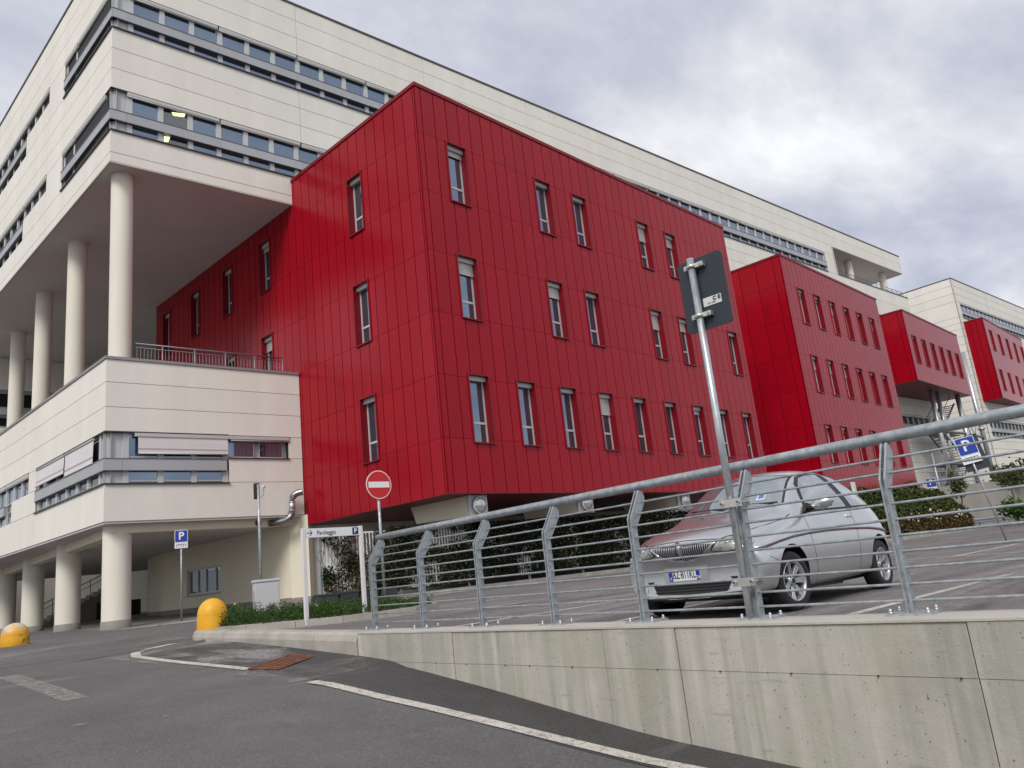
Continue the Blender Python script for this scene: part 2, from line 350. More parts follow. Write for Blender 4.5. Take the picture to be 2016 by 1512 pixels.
# ================================================================== THE SETTING
def XB(y): return 4.84 + .0905 * y                    # front line of the retaining wall and its kerb
PK = ([-60, 4, 18, 26, 40, 60], [-.68, -.68, -.44, -.43, -.33, -.2])
RP = ([-60, -40, -10, 0, 2.54, 3.53, 4.25, 5.71, 7.11, 8.24, 10, 12, 15, 18, 26, 40, 60, 120], [-7.5, -5.5, -2.617, -1.63, -1.429, -1.355, -1.276, -1.074, -.902, -.828, -.74, -.66, -.56, -.48, -.45, -.33, -.2, -.2])
def park(y): return interp(y, *PK)
def rampz(y): return interp(y, *RP)
def roadz(x, y):
    r = rampz(y); return r if x < 5.9 else lerp(r, park(y), min(1, (x - 5.9) / 1.2)) if y > 13 else r
def sheet(name, rows, mats):
    mb = MB(); n = len(rows[0])
    mb.v = [p for r in rows for p in r]
    for j in range(len(rows) - 1):
        for i in range(n - 1): mb.f.append((j * n + i, j * n + i + 1, (j + 1) * n + i + 1, (j + 1) * n + i)); mb.m.append(0); mb.sm.append(True)
    return tag(mb.build(name, mats), kind='structure')
ys = sorted(set([13.34, 13.36] + [-60 + 2 * i for i in range(25)] + [-10 + .5 * i for i in range(80)] + [30 + 3 * i for i in range(31)]))
sheet('ground', [[(-600, y, rampz(y) - .3), (XB(max(-60, min(y, 40))) + .2, y, rampz(y) - .3), (XB(max(-60, min(y, 40))) + .3, y, park(y) - .3), (700, y, park(y) - .3)] for y in [-600] + ys + [700]], 'asphalt_road')
rows = []
for y in ys:
    x1 = XB(y) + .12 if y < 13.35 else (10.5 if y < 21 else 30)
    rows.append([(x, y, roadz(x, y)) for x in [-60, -30, -10, -3, 0] + [1 + i * (x1 - 1) / 16 for i in range(17)]])
sheet('road', [r for r, y in zip(rows, ys) if y <= 70], 'asphalt_road')
rows = []
for y in [v for v in ys if v < 13.35] + [13.36, 13.37, 15, 17, 19, 21]:
    x0 = XB(y) + .3 if y < 13.365 else 10.5
    rows.append([(lerp(x0, 150, (i / 12) ** 2), y, park(y)) for i in range(13)])
sheet('parking_lot', rows, 'asphalt_lot')
# darker apron of newer asphalt between the edge line and the wall
def strip(name, pts, wd, m_, dz, zf=roadz, seg=.25):
    """flat ribbon along a polyline, laid on the surface"""
    mb = MB(); P = []
    for a, b in zip(pts, pts[1:]):
        n = max(1, int(math.dist(a, b) / seg)); P += [(lerp(a[0], b[0], i / n), lerp(a[1], b[1], i / n)) for i in range(n)]
    P.append(pts[-1]); vs = []
    for i, p in enumerate(P):
        a, b = P[max(0, i - 1)], P[min(len(P) - 1, i + 1)]; d = Vector((b[0] - a[0], b[1] - a[1], 0)).normalized(); nn = Vector((-d.y, d.x, 0)) * wd / 2
        for s_ in (1, -1): q = (p[0] + nn.x * s_, p[1] + nn.y * s_); vs.append((q[0], q[1], zf(*q) + dz))
    mb.add(vs, [(2 * i, 2 * i + 1, 2 * i + 3, 2 * i + 2) for i in range(len(P) - 1)])
    return mb.build(name, m_)
rows = []
for y in [-12 + .4 * i for i in range(64)]:
    if y > 13.2: break
    x0 = 4.56; x1 = XB(y) + .02
    rows.append([(lerp(x0, x1, k / 8), y, roadz(lerp(x0, x1, k / 8), y) + .004 + (.05 * (k / 8) ** 9 if y > 7.6 else .0)) for k in range(9)])
sheet('road_apron', rows, 'asphalt_apron')
# markings
tag(strip('edge_line_marking', [(4.5, -9), (4.64, -2), (4.66, 1), (4.665, 3.25), (4.655, 4.3), (4.575, 5.36), (4.50, 6.3), (4.46, 7.45)], .135, 'paint_line', .010), kind='structure')
tag(strip('edge_line_marking', [(4.58, 9.0), (4.56, 9.6), (4.53, 10.4), (4.54, 11.45), (4.60, 12.5), (4.82, 13.15), (5.2, 13.6), (5.75, 13.94)], .135, 'paint_line', .010), kind='structure')
tag(strip('stop_line_marking', [(2.95, 12.4), (2.75, 9.05)], .24, 'paint_faded', .007), kind='structure')
for x, y, r in ((2.35, 7.6, .07), (2.9, 7.2, .04), (4.9, 12.0, .06), (3.2, 14.3, .10)):
    mb = MB(); n = 11; ph = random.random()
    mb.add([(x + r * (.6 + .5 * random.random()) * math.cos(6.283 * k / n), y + 1.5 * r * (.6 + .5 * random.random()) * math.sin(6.283 * k / n), roadz(x, y) + .009) for k in range(n)], [tuple(range(n))])
    tag(mb.build('paint_blotch_marking', 'paint_faded'), kind='structure')
lz = lambda x, y: park(y)
for y0, y1, xa, xb_ in ((2.98, 2.62, 6.3, 11.3), (5.45, 5.62, 6.3, 11.3), (7.95, 7.5, 6.3, 11.3), (10.4, 10.2, 9.2, 11.3), (.4, .1, 6.3, 11.3), (-2.2, -2.4, 6.3, 11.3)):
    tag(strip('parking_bay_marking', [(xa, y0), (xb_, y1)], .12, 'paint_line', .006, lz, 1), kind='structure')
for y0, y1, xa, xb_ in ((5.1, 5.0, 18, 29), (2.5, 2.4, 18, 29), (7.7, 7.6, 18, 29), (10.3, 10.2, 18, 29)):
    tag(strip('parking_bay_marking', [(xa, y0), (xb_ - 6, y1)], .14, 'paint_line', .006, lz, 1), kind='structure')
tag(strip('stall_row_marking', [(18, -4), (18, 12)], .14, 'paint_line', .0075, lz, 1), kind='structure')
for pts, wdt in (([(4.6, 17.2), (7.9, 19.6), (10.2, 21.4)], .12),):
    tag(strip('road_repair_marking' if wdt > .2 else 'edge_line_marking', pts, wdt, 'paint_faded' if wdt < .2 else 'asphalt_patch', .006), kind='structure')

# dust, cement and tyre films lying on the asphalt
def film_sheet(name, x0, x1, y0, y1, m_, dz, zf):
    n = 12; mb = MB(); mb.v = [(lerp(x0(lerp(y0, y1, j / n)), x1(lerp(y0, y1, j / n)), i / n), lerp(y0, y1, j / n), zf(lerp(x0(lerp(y0, y1, j / n)), x1(lerp(y0, y1, j / n)), i / n), lerp(y0, y1, j / n)) + dz) for j in range(n + 1) for i in range(n + 1)]
    for j in range(n):
        for i in range(n): k = j * (n + 1) + i; mb.f.append((k, k + 1, k + n + 2, k + n + 1)); mb.m.append(0); mb.sm.append(True)
    return tag(mb.build(name, m_), kind='structure')
apz = lambda x, y: roadz(x, y) + .004 + (.05 * max(0, min(1, (x - 4.56) / max(.1, XB(y) + .02 - 4.56))) ** 9 if y > 7.6 else 0)
film_sheet('dust_surface', lambda y: 4.3, lambda y: XB(y) - .02, 7.6, 13.1, 'dust_film', .004, apz)
film_sheet('dust_surface', lambda y: -8, lambda y: 6.3, 13.8, 24, 'dust_lot', .005, roadz)
film_sheet('tyre_surface', lambda y: -8, lambda y: 6.3, 13.8, 24, 'dark_film', .0075, roadz)
film_sheet('dust_surface', lambda y: XB(y) + .45, lambda y: 40, -4, 12.5, 'dust_lot', .0095, lambda x, y: park(y))
film_sheet('tyre_surface', lambda y: XB(y) + .45, lambda y: 40, -4, 12.5, 'dark_film', .012, lambda x, y: park(y))
# pavement under the building
pavz = lambda x, y: -.42 + .022 * (x - 9) + .0035 * (y - 26)
mb = MB(); mb.prism([(7.75, 62), (7.75, 25.4), (9.4, 23.7), (13.2, 21.7), (14.6, 21.3), (30, 20.4), (30, 62)], lambda x, y: -.75, pavz)
tag(mb.build('pavement', 'paving_dark'), kind='structure')
mb = MB(); P = [(7.75, 48), (7.75, 25.4), (9.4, 23.7), (13.2, 21.7), (14.6, 21.3)]
pk = tag(empty('pavement_kerb'), kind='structure')
for a, b in zip(P, P[1:]):
    n = max(1, round(math.dist(a, b) / 1.0)); d = Vector((b[0] - a[0], b[1] - a[1])).normalized(); nn = Vector((-d.y, d.x)) * -.15
    for i in range(n):
        p = Vector(a).lerp(Vector(b), i / n) + d * .004; q = Vector(a).lerp(Vector(b), (i + 1) / n) - d * .004
        mb = MB(); mb.prism([tuple(p), tuple(q), tuple(q + nn), tuple(p + nn)], -.8, lambda x, y: pavz(x, y) + .006); mb.build('kerb_stone', 'kerb_stone', pk)

# ------------------------------------------------------------------ retaining wall
YW0 = 8.25; ZT = -.52
wall = tag(empty('retaining_wall', (XB(YW0), YW0, -.9)), 'long stained grey concrete wall under the galvanised railing', 'wall')
def wbox(y0, y1, d0, d1, z0, z1):
    a = [(XB(y0) + d0, y0), (XB(y0) + d1, y0), (XB(y1) + d1, y1), (XB(y1) + d0, y1)]
    f0 = z0 if callable(z0) else (lambda y: z0); f1 = z1 if callable(z1) else (lambda y: z1)
    return [(x, y, f0(y)) for x, y in a], [(x, y, f1(y)) for x, y in a]
L0 = Vector(wall.location)
def wput(mb, name, m_): return mb.build(name, m_, wall, -L0)
mb = MB()
for i in range(20): y1 = YW0 - .01 - i * 1.05; mb.hexa(*wbox(y1, y1 - 1.05, .035, .40, lambda y: rampz(y) - .35, ZT - .012))
wput(mb, 'core', 'concrete')
YJ = [8.25, 6.32, 4.22, 3.47, 1.42, -1.2, -3.8, -6.4, -9.0, -12.5]; ZJ = -.84
for k, (a, b) in enumerate(zip(YJ, YJ[1:])):
    off = (.0, .006, .002, .007, .0, .005, .001, .004, .0)[k]
    mb = MB(); mb.hexa(*wbox(a - (0 if k == 0 else .004), b + .004, off, .04, ZJ + .0015, ZT - .006)); wput(mb, 'concrete_panel', 'concrete')
    if rampz(a) < ZJ - .02 or rampz(b) < ZJ - .02:
        n = 4; mb = MB()
        for i in range(n):
            ya, yb = lerp(a - .004, b + .004, i / n), lerp(a - .004, b + .004, (i + 1) / n)
            mb.hexa(*wbox(ya, yb, off + .003, .04, lambda y: min(rampz(y) - .3, ZJ - .03), ZJ - .0015))
        wput(mb, 'concrete_panel', 'concrete')
mb = MB()
for i in range(20): y1 = YW0 - i * 1.05; mb.hexa(*wbox(y1, y1 - 1.05, -.006, .42, ZT - .014, ZT))
o = wput(mb, 'wall_top', 'concrete_top')
mb = MB()
for i in range(17):
    y = 7.9 - i * .58 + random.uniform(-.22, .22); x = XB(y)
    mb.box(x - .004, x + .02, y - .005, y + .005, ZJ - .004, ZJ + .004)
tag(wput(mb, 'tie_stub', 'dark_trim'), kind='stuff')

# low rounded kerb that carries the wall line on to the nose
lk = tag(empty('low_kerb', (5.6, 8.3, -.7)), 'low pale concrete kerb running from wall end to yellow dome', 'kerb')
PTS = [(XB(8.27), 8.27), (XB(9.4), 9.4), (XB(10.5), 10.5), (XB(11.6), 11.6), (XB(12.6), 12.6), (XB(13.5) - .02, 13.5), (XB(14.0) + .0, 14.0), (XB(14.2) + .10, 14.28), (XB(14.3) + .30, 14.42)]
for a, b in zip(PTS, PTS[1:]):
    d = Vector((b[0] - a[0], b[1] - a[1])).normalized(); nn = Vector((d.y, -d.x)) * .28; g = d * .004
    a_, b_ = Vector(a) + g, Vector(b) - g; mb = MB()
    top = lambda x, y: -.52 + .016 * (y - 8.27)
    z0, z1 = top(*a_), top(*b_)
    def ring(p, z): return [(p.x, p.y, rampz(p.y) - .3), (p.x - .012 * nn.x / .28, p.y - .012 * nn.y / .28, z - .10), (p.x + .05 * nn.x, p.y + .05 * nn.y, z - .025), (p.x + .2 * nn.x, p.y + .2 * nn.y, z), (p.x + nn.x, p.y + nn.y, z), (p.x + nn.x, p.y + nn.y, z - .5)]
    ra, rb = ring(a_, z0), ring(b_, z1)
    mb.add(ra + rb, [(i, i + 1, 7 + i, 6 + i) for i in range(5)] + [tuple(range(5, -1, -1)), tuple(range(6, 12))], 0)
    mb.build('kerb_stone', 'kerb_stone', lk, -Vector(lk.location))
# planter island
pl = tag(empty('planter_kerb', (7.8, 12.2, -.5)), 'curved kerb stones edging the weedy planting island', 'kerb')
KP = [(6.34, 13.62), (6.6, 13.05), (7.1, 12.3), (7.7, 11.78), (8.4, 11.55), (9.1, 11.55), (9.94, 11.95), (10.25, 12.5), (10.6, 14.0), (10.7, 16.0), (10.2, 17.8), (9.2, 18.3), (8.2, 17.5), (7.1, 15.4), (6.5, 14.3)]
plz = lambda x, y: park(y) + .115
for a, b in zip(KP, KP[1:] + KP[:1]):
    d = Vector((b[0] - a[0], b[1] - a[1])); n = max(1, round(d.length / .9)); d.normalize(); nn = Vector((-d.y, d.x)) * .13
    for i in range(n):
        p = Vector(a).lerp(Vector(b), i / n) + d * .004; q = Vector(a).lerp(Vector(b), (i + 1) / n) - d * .004
        mb = MB(); mb.prism([tuple(p), tuple(q), tuple(q + nn), tuple(p + nn)], -.75, plz); mb.build('kerb_stone', 'kerb_stone', pl, -Vector(pl.location))
KC = (8.3, 14.6); mb = MB(); mb.prism([(lerp(x, KC[0], .03), lerp(y, KC[1], .03)) for x, y in KP], -.8, lambda x, y: plz(x, y) - .03); tag(mb.build('planting_bed', 'soil'), kind='structure')

# drain grate sunk in the apron
gr = tag(empty('drain_grate', (5.08, 9.08, roadz(5.08, 9.08) + .020), 0), 'rusty iron drain grate in the asphalt beside the kerb', 'drain grate')
e1 = Vector((.97, .66)).normalized(); e2 = Vector((.12, -.5)).normalized(); lx, ly = 1.10, .50
def gp(u, v): p = e1 * (u - .5) * lx + e2 * (v - .5) * ly; return (p.x, p.y, roadz(5.08 + p.x, 9.08 + p.y) - roadz(5.08, 9.08))
def gq(mb, u0, u1, v0, v1, z0, z1):
    q = [gp(u0, v0), gp(u1, v0), gp(u1, v1), gp(u0, v1)]; q = q[::-1]
    mb.hexa([(x, y, z + z0) for x, y, z in q], [(x, y, z + z1) for x, y, z in q])
mb = MB(); gq(mb, .0, 1, 0, 1, -.012, -.006); mb.build('pit', 'black', gr)
mb = MB()
for a in ((0, 1, 0, .06), (0, 1, .94, 1), (0, .03, .06, .94), (.97, 1, .06, .94)): gq(mb, *a, -.005, -.001)
mb.build('frame', 'rust', gr)
for i in range(1, 12):
    mb = MB(); gq(mb, i / 12 - .014, i / 12 + .014, .06, .94, -.0055, -.003); mb.build('bar', 'rust', gr)
for i in range(1, 4):
    mb = MB(); gq(mb, .03, .97, i / 4 - .035, i / 4 + .035, -.005, -.0022); mb.build('cross_bar', 'rust', gr)

# ------------------------------------------------------------------ railing on the wall
fn = tag(empty('railing', (XB(5) + .3, 5, ZT)), 'galvanised steel railing with cranked posts and ten rods on concrete wall', 'railing')
F0 = Vector(fn.location)
PY = [8.30 - 1.083 * i for i in range(14)]
def FX(y): return XB(y) + .30
prof = [(-.036, .012), (.036, .012), (.036, .77), (.190, .975), (.205, 1.03), (.19, 1.075), (.13, 1.088), (-.036, .845)]
mb = MB()
for s_ in (-1, 1):
    mb.slab([(x, s_ * .0155 - .006, z) for x, z in prof], (0, .012, 0))
post_me = mb.mesh('post', 'galv')
mb = MB(); mb.box(-.021, .021, -.0094, .0094, .012, .78); spacer_me = mb.mesh('spacer', 'galv')
mb = MB(); mb.box(-.09, .13, -.14, .14, 0, .014); plate_me = mb.mesh('base_plate', 'galv_bright')
mb = MB()
for bx, by in ((-.06, -.11), (-.06, .11), (.10, -.11), (.10, .11)): mb.tube([(bx, by, .013), (bx, by, .045)], .011, 6); mb.tube([(bx, by, .013), (bx, by, .026)], .019, 6)
bolt_me = mb.mesh('bolt', 'galv_bright')
mb = MB(); mb.tube([(.0, -.024, .55), (.0, .024, .55)], .009, 8); mb.tube([(.05, -.024, .91), (.05, .024, .91)], .009, 8); pin_me = mb.mesh('pin', 'galv_bright')
for y in PY:
    l = Vector((FX(y), y, ZT)) - F0
    p = put('post', post_me, fn, l, 0); put('spacer', spacer_me, p); put('base_plate', plate_me, p); put('bolt', bolt_me, p); put('pin', pin_me, p)
mb = MB(); mb.tube([(FX(y) + .165, y, ZT + 1.125) for y in [8.38] + [7 - i for i in range(15)]], .0385, 16); mb.build('top_rail', 'galv', fn, -F0)
for k in range(10):
    z = .085 + .1 * k; ox = .0 if z < .82 else (z - .82) * .80 + .02
    mb = MB(); mb.tube([(FX(y) + ox, y, ZT + z) for y in [8.35] + [7 - i for i in range(15)]], .0085, 8); mb.build('rod', 'galv', fn, -F0)
# ================================================================== BUILDINGS
BA = math.atan2(-.08385, .99648)                       # the cream fronts run 4.8 degrees off the red ones
BD = Vector((math.cos(BA), math.sin(BA), 0)); BN = Vector((-math.sin(BA), math.cos(BA), 0))
def subtract(r, ops):
    """rectangle (u0,u1,z0,z1) minus openings -> list of rectangles"""
    rs = [r]
    for o in ops:
        nx = []
        for a in rs:
            if o[0] >= a[1] or o[1] <= a[0] or o[2] >= a[3] or o[3] <= a[2]: nx.append(a); continue
            u0, u1 = max(a[0], o[0]), min(a[1], o[1])
            if a[0] < u0: nx.append((a[0], u0, a[2], a[3]))
            if u1 < a[1]: nx.append((u1, a[1], a[2], a[3]))
            if a[2] < o[2]: nx.append((u0, u1, a[2], o[2]))
            if o[3] < a[3]: nx.append((u0, u1, o[3], a[3]))
        rs = nx
    return [a for a in rs if a[1] - a[0] > .012 and a[3] - a[2] > .012]
_cache = {}
class Face:
    """a facade plane: u along it, d into the building, z up"""
    def __init__(s, thing, origin, ang): s.t = thing; s.o = Vector(origin); s.a = ang; s.ops = []
    def put(s, name, me, u=0, d=0, z=0, parent=None):
        c, n = math.cos(s.a), math.sin(s.a)
        if parent: return put(name, me, parent, (u, d, z))
        return put(name, me, s.t, s.o + Vector((c * u - n * d, n * u + c * d, z)) - Vector(s.t.location), s.a)
    def world(s, u, d, z): c, n = math.cos(s.a), math.sin(s.a); return s.o + Vector((c * u - n * d, n * u + c * d, z))
    def backing(s, name, u0, u1, z0, z1, m_, d0=.03, d1=.06, ops=None):
        mb = MB()
        for a in subtract((u0, u1, z0, z1), s.ops if ops is None else ops): mb.box(a[0], a[1], d0, d1, a[2], a[3])
        return s.put(name, mb.mesh(name, m_))
    def panels(s, us, zs, m_, gu=.034, gz=.011, th=.03, name='panel', collect=None, merge=None):
        for u0, u1 in zip(us, us[1:]):
            for z0, z1 in zip(zs, zs[1:]):
                a, b, c_, e_ = u0 + gu / 2, u1 - gu / 2, z0 + gz / 2, z1 - gz / 2
                rs = subtract((a, b, c_, e_), s.ops)
                if not rs: continue
                if merge is not None:
                    for r in rs: merge.box(r[0], r[1], 0, th, r[2], r[3])
                    continue
                key = (name, m_, th) + tuple(round(v - k, 4) for r in rs for v, k in zip(r, (a, a, c_, c_)))
                if key not in _cache:
                    mb = MB()
                    for r in rs: mb.box(r[0] - a, r[1] - a, 0, th, r[2] - c_, r[3] - c_)
                    _cache[key] = mb.mesh(name, m_)
                if collect is None: s.put(name, _cache[key], a, 0, c_)
                else: collect.append((s.world((a + b) / 2, 0, (c_ + e_) / 2).length, s, _cache[key], a, c_, rs))
def place_panels(thing, coll, name='panel', limit=300, m_='red'):
    coll.sort(key=lambda q: q[0])
    for q in coll[:limit]: q[1].put(name, q[2], q[3], 0, q[4])
    rest = {}
    for q in coll[limit:]: rest.setdefault(id(q[1]), (q[1], []))[1].extend(q[5])
    for f, rs in rest.values():
        mb = MB()
        for r in rs: mb.box(r[0], r[1], 0, .03, r[2], r[3])
        tag(f.put('panel_field', mb.mesh('panel_field', m_)), kind='stuff')

mat('steel_rail', (0.20, 0.20, 0.205), .45, metal=.4)
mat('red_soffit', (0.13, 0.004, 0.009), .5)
# ---- narrow window in a projecting red surround: surround > frame, upper and lower pane, blind box
def make_red_window(w, h, simple=False, flip=False):
    mb = MB(); p = .035; t = .05; dp = .30
    mb.box(0, t, -p, dp, 0, h); mb.box(w - t, w, -p, dp, 0, h); mb.box(t, w - t, -p, dp, h - t, h); mb.box(t, w - t, -p - .03, dp, 0, t * .8)
    sur = mb.mesh('window_surround', 'red_frame')
    a, b, z0, z1 = t + .002, w - t - .002, .045, h - t - .004; zt = z0 + (z1 - z0) * .31; f = .055; y = .23
    mb = MB(); mb.box(a, a + f, y, y + .05, z0, z1); mb.box(b - f, b, y, y + .05, z0, z1)
    for c0, c1 in ((z0, z0 + f), (zt - .035, zt + .035), (z1 - f, z1)): mb.box(a + f, b - f, y, y + .05, c0, c1)
    fr = mb.mesh('frame', 'alu')
    mb = MB(); mb.box(a + f, b - f, y + .02, y + .03, zt + .035, z1 - f); up = mb.mesh('pane', 'glass')
    mb = MB(); mb.box(a + f, b - f, y + .02, y + .03, z0 + f, zt - .035); lo = mb.mesh('pane', 'glass')
    mb = MB()
    for i in range(4): mb.box(a, b, .10 + .004 * (i % 2), y - .002, z1 - .035 * (i + 1), z1 - .035 * i - .004)
    bl = mb.mesh('blind_box', 'awning_box')
    return sur, fr, up, lo, bl
_rb = {}
def add_red_windows(face, rects, meshes):
    for u, z in rects:
        s_ = face.put('window', meshes[0], u, 0, z)
        for nm, me in zip(('frame', 'pane', 'pane', 'blind_box'), meshes[1:]): face.put(nm, me, parent=s_)
        k = random.choice((0, 0, 0, 0, 0, 1, 2, 3))
        if k:
            if k not in _rb:
                q = MB(); n_ = (0, 4, 9, 14)[k]
                for i in range(n_): q.box(.055, WW - .055, .185 + .003 * (i % 2), .2, WH - .20 - .045 * (i + 1), WH - .20 - .045 * i - .004)
                _rb[k] = q.mesh('roller_blind', 'awning_box')
            face.put('roller_blind', _rb[k], parent=s_)

ZR = [2.36, 4.0, 5.93, 7.93, 9.95, 12.0, 14.04, 15.70]; WH = 2.22; WW = .92
ROWZ = [11.88, 7.85, 3.86]
wmesh = make_red_window(WW, WH)
C1 = Vector((14.797, 16.891, 0))
def red_block(name, label, C, W, D, zs, wins, lwins=(), base=None, seam0=.223, mod=.5375, lseam0=.14, lmod=.535, ldepth=None, as_parts=True, ww=WW, lwide=None, limit=300):
    t = tag(empty(name, (C.x, C.y, zs[0])), label, 'building wing', 'red metal clad wings')
    fr = Face(t, C, 0.0); fl = Face(t, C, -math.pi / 2)
    z0, z1 = zs[0], zs[-1]
    fr.ops = [(u, u + ww, z, z + WH) for u, z in wins]; fl.ops = [(u, u + ww, z, z + WH) for u, z in lwins]
    fr.backing('backing', .0, W, z0 + .01, z1, 'red_back'); fl.backing('backing', -D, -.03, z0 + .01, z1, 'red_back')
    coll = []; mg = None if as_parts else MB(); ml = None if as_parts else MB()
    us = [.0] + [seam0 + mod * k for k in range(int((W - seam0) / mod) + 1)]
    if W - us[-1] > .05: us.append(W)
    fr.panels(us, zs, 'red', collect=coll, merge=mg)
    dd = ldepth or D
    lu = [0.0] + [lseam0 + lmod * k for k in range(int((dd - lseam0) / lmod) + 1)]
    fl.panels([-v for v in reversed(lu)], zs, 'red', collect=coll, merge=ml)
    if as_parts: place_panels(t, coll, limit=limit)
    else:
        tag(fr.put('panel_field', mg.mesh('panel_field', 'red')), kind='stuff'); tag(fl.put('panel_field', ml.mesh('panel_field', 'red')), kind='stuff')
    add_red_windows(fr, wins, wmesh); add_red_windows(fl, lwins, wmesh)
    # dark core, soffit, coping
    mb = MB(); mb.box(.34, W - .02, .34, D, z0 + .05, z1 - .05); fr.put('core', mb.mesh('core', 'red_back'))
    mb = MB(); mb.box(W - .03, W, .03, D, z0 + .02, z1); fr.put('end_wall', mb.mesh('end_wall', 'red'))
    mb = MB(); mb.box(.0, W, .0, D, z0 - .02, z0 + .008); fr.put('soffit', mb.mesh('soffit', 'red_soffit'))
    mb = MB(); mb.box(-.035, W + .03, -.035, .25, z1, z1 + .13); mb.box(-.035, .25, .25, D, z1, z1 + .13); fr.put('coping', mb.mesh('coping', 'red_frame'))
    mb = MB(); mb.box(.2, W, .2, D, z1 - .02, z1 + .02); fr.put('roof', mb.mesh('roof', 'coping'))
    return t, fr, fl
K = [1.15 + 2.148 * i for i in range(9)]
w1 = [(K[i], z) for z in ROWZ[:2] for i in (0, 2, 3, 5, 6, 8)] + [(k, ROWZ[2]) for k in K]
lw1 = [(-4.08, z) for z in ROWZ] + [(-10.5, ROWZ[0]), (-13.76, ROWZ[0]), (-16.98, ROWZ[0]), (-20.2, ROWZ[0]), (-10.5, ROWZ[1]), (-13.6, ROWZ[1]), (-16.9, ROWZ[1])]
t1, f1r, f1l = red_block('red_wing', 'nearest and largest red panelled wing, its corner jutting out above the hedge', C1, 19.85, 21.1, ZR, w1, lw1)
K2 = [1.5 + 2.2 * i for i in range(6)]
C2 = Vector((41.0, 16.92, 0))
red_block('red_wing', 'second red panelled wing, rising behind the silver car down to the ground', C2, 14.8, 6.2, [-.6, .1, 1.75] + [2.36 + .0] + ZR[1:], [(k, z) for z in ROWZ for k in K2], lmod=1.05, lseam0=.5)
K3 = [.95 + 2.2 * i for i in range(6)]
C3 = Vector((61.15, 16.92, 0))
red_block('red_wing', 'small red wing of one storey overhanging the steel stair tower', C3, 13.9, 6.0, [10.5, 12.0, 14.04, 15.85], [(k, ROWZ[0]) for k in K3], lmod=1.05, lseam0=.4)
K4 = [1.5 + 3.3 * i for i in range(5)]
C4 = Vector((86.6, 16.92, 0))
red_block('red_wing', 'farthest red wing at the edge of the view with two window rows', C4, 16.3, 6.0, [11.3, 12.3, 14.3, 16.3, 18.3, 19.4], [(k, z) for z in (16.25, 12.15) for k in K4], as_parts=False, ww=1.15)
for k, (x0, x1) in enumerate(((15.8, 16.5), (20.85, 21.62), (27.1, 27.95))):
    # concrete cantilever beams with round bulkhead lamps under the red overhang
    nm = ('left of the three', 'middle of the three', 'third, above the car bonnet,')[k]
    b_ = tag(empty('cantilever_beam', (x0, 17.2, 1.8)), ('cream beam under the red wing corner, leftmost of three', 'middle one of three cream beams under the red wing', 'third cream beam under the red wing, behind the car')[k], 'beam', 'beams under the red overhang')
    mb = MB(); B0 = -Vector(b_.location)
    mb.slab([(x0, 17.25, 2.33), (x0, 19.95, 2.33), (x0, 19.72, 1.78), (x0, 17.25, 1.72)], (x1 - x0, 0, 0)); mb.build('body', 'cream_warm', b_, B0)
    mb = MB(); mb.box(x0 - .03, x1 + .03, 17.15, 17.245, 1.70, 2.335); mb.build('end_plate', 'grey_metal', b_, B0)
    lm = tag(empty('bulkhead_lamp', ((x0 + x1) / 2, 17.15, 2.02)), ('round caged lamp on the leftmost beam end', 'round caged lamp on the middle beam end', 'round caged lamp on the beam end behind the car')[k], 'lamp', 'round lamps on the beam ends')
    c0 = (0, 0, 0)
    mb = MB(); mb.lathe([(.0, -.02), (.25, -.02), (.27, -.05), (.27, -.10), (.25, -.12), (.235, -.11)], 28, axis='y'); mb.build('rim', 'alu', lm)
    mb = MB(); mb.lathe([(.236, -.09), (.2, -.135), (.12, -.165), (.0, -.175)], 28, axis='y'); mb.build('lens', 'lamp_glass', lm)
    mb = MB(); mb.tube([(-.25, -.115, 0), (-.12, -.185, 0), (.0, -.195, 0), (.12, -.185, 0), (.25, -.115, 0)], .008, 6); mb.tube([(0, -.115, .25), (0, -.19, .1), (0, -.19, -.1), (0, -.115, -.25)], .008, 6); mb.build('guard', 'alu', lm)

# ------------------------------------------------------------------ main cream building
BC = Vector((8.30, 25.22, 0))
mn = tag(empty('hospital_block', (BC.x, BC.y, 14.8)), 'long cream panelled building on round columns with ribbon windows', 'building')
fr = Face(mn, BC, BA); fl = Face(mn, BC, -math.pi / 2)
ZU = [14.8, 15.14, 15.99, 17.6, 18.4, 19.21, 20.05, 21.68, 22.53, 23.37, 24.13]
SE = 65.9; OPS = 52.85
UJ = [0.0, 7.03, 13.5, 20.05, 26.35, 32.9, 39.4, 45.9, OPS]
fr.ops = [(-.02, 51.2, 20.05, 21.68), (-.02, 9.0, 15.99, 17.6)]
fl.ops = [(-5.28, .02, 20.05, 21.68), (-40, -7.28, 20.95, 21.68), (-40, -10.53, 20.05, 20.96), (-5.28, .02, 15.99, 17.6), (-40, -7.28, 16.9, 17.6), (-40, -10.53, 15.99, 16.91)]
fr.backing('backing', .0, OPS, 14.8, 24.13, 'cream_joint', .02, .09)
fl.backing('backing', -40, -.02, 14.8, 24.13, 'cream_joint', .02, .09)
fr.panels(UJ, [14.8, 15.14, 15.99], 'cream', .014, .022, .021, 'facade_panel'); fr.panels(UJ, [15.99, 17.6, 18.4, 19.21, 20.05], 'cream', .014, .022, .021, 'facade_panel'); fr.panels(UJ, [20.05, 21.68, 22.53, 23.37, 24.13], 'cream', .014, .022, .021, 'facade_panel')
TJ = [-40, -33.2, -26.7, -20.2, -13.7, -7.25, 0]
fl.panels(TJ, ZU, 'cream', .014, .022, .021, 'facade_panel')
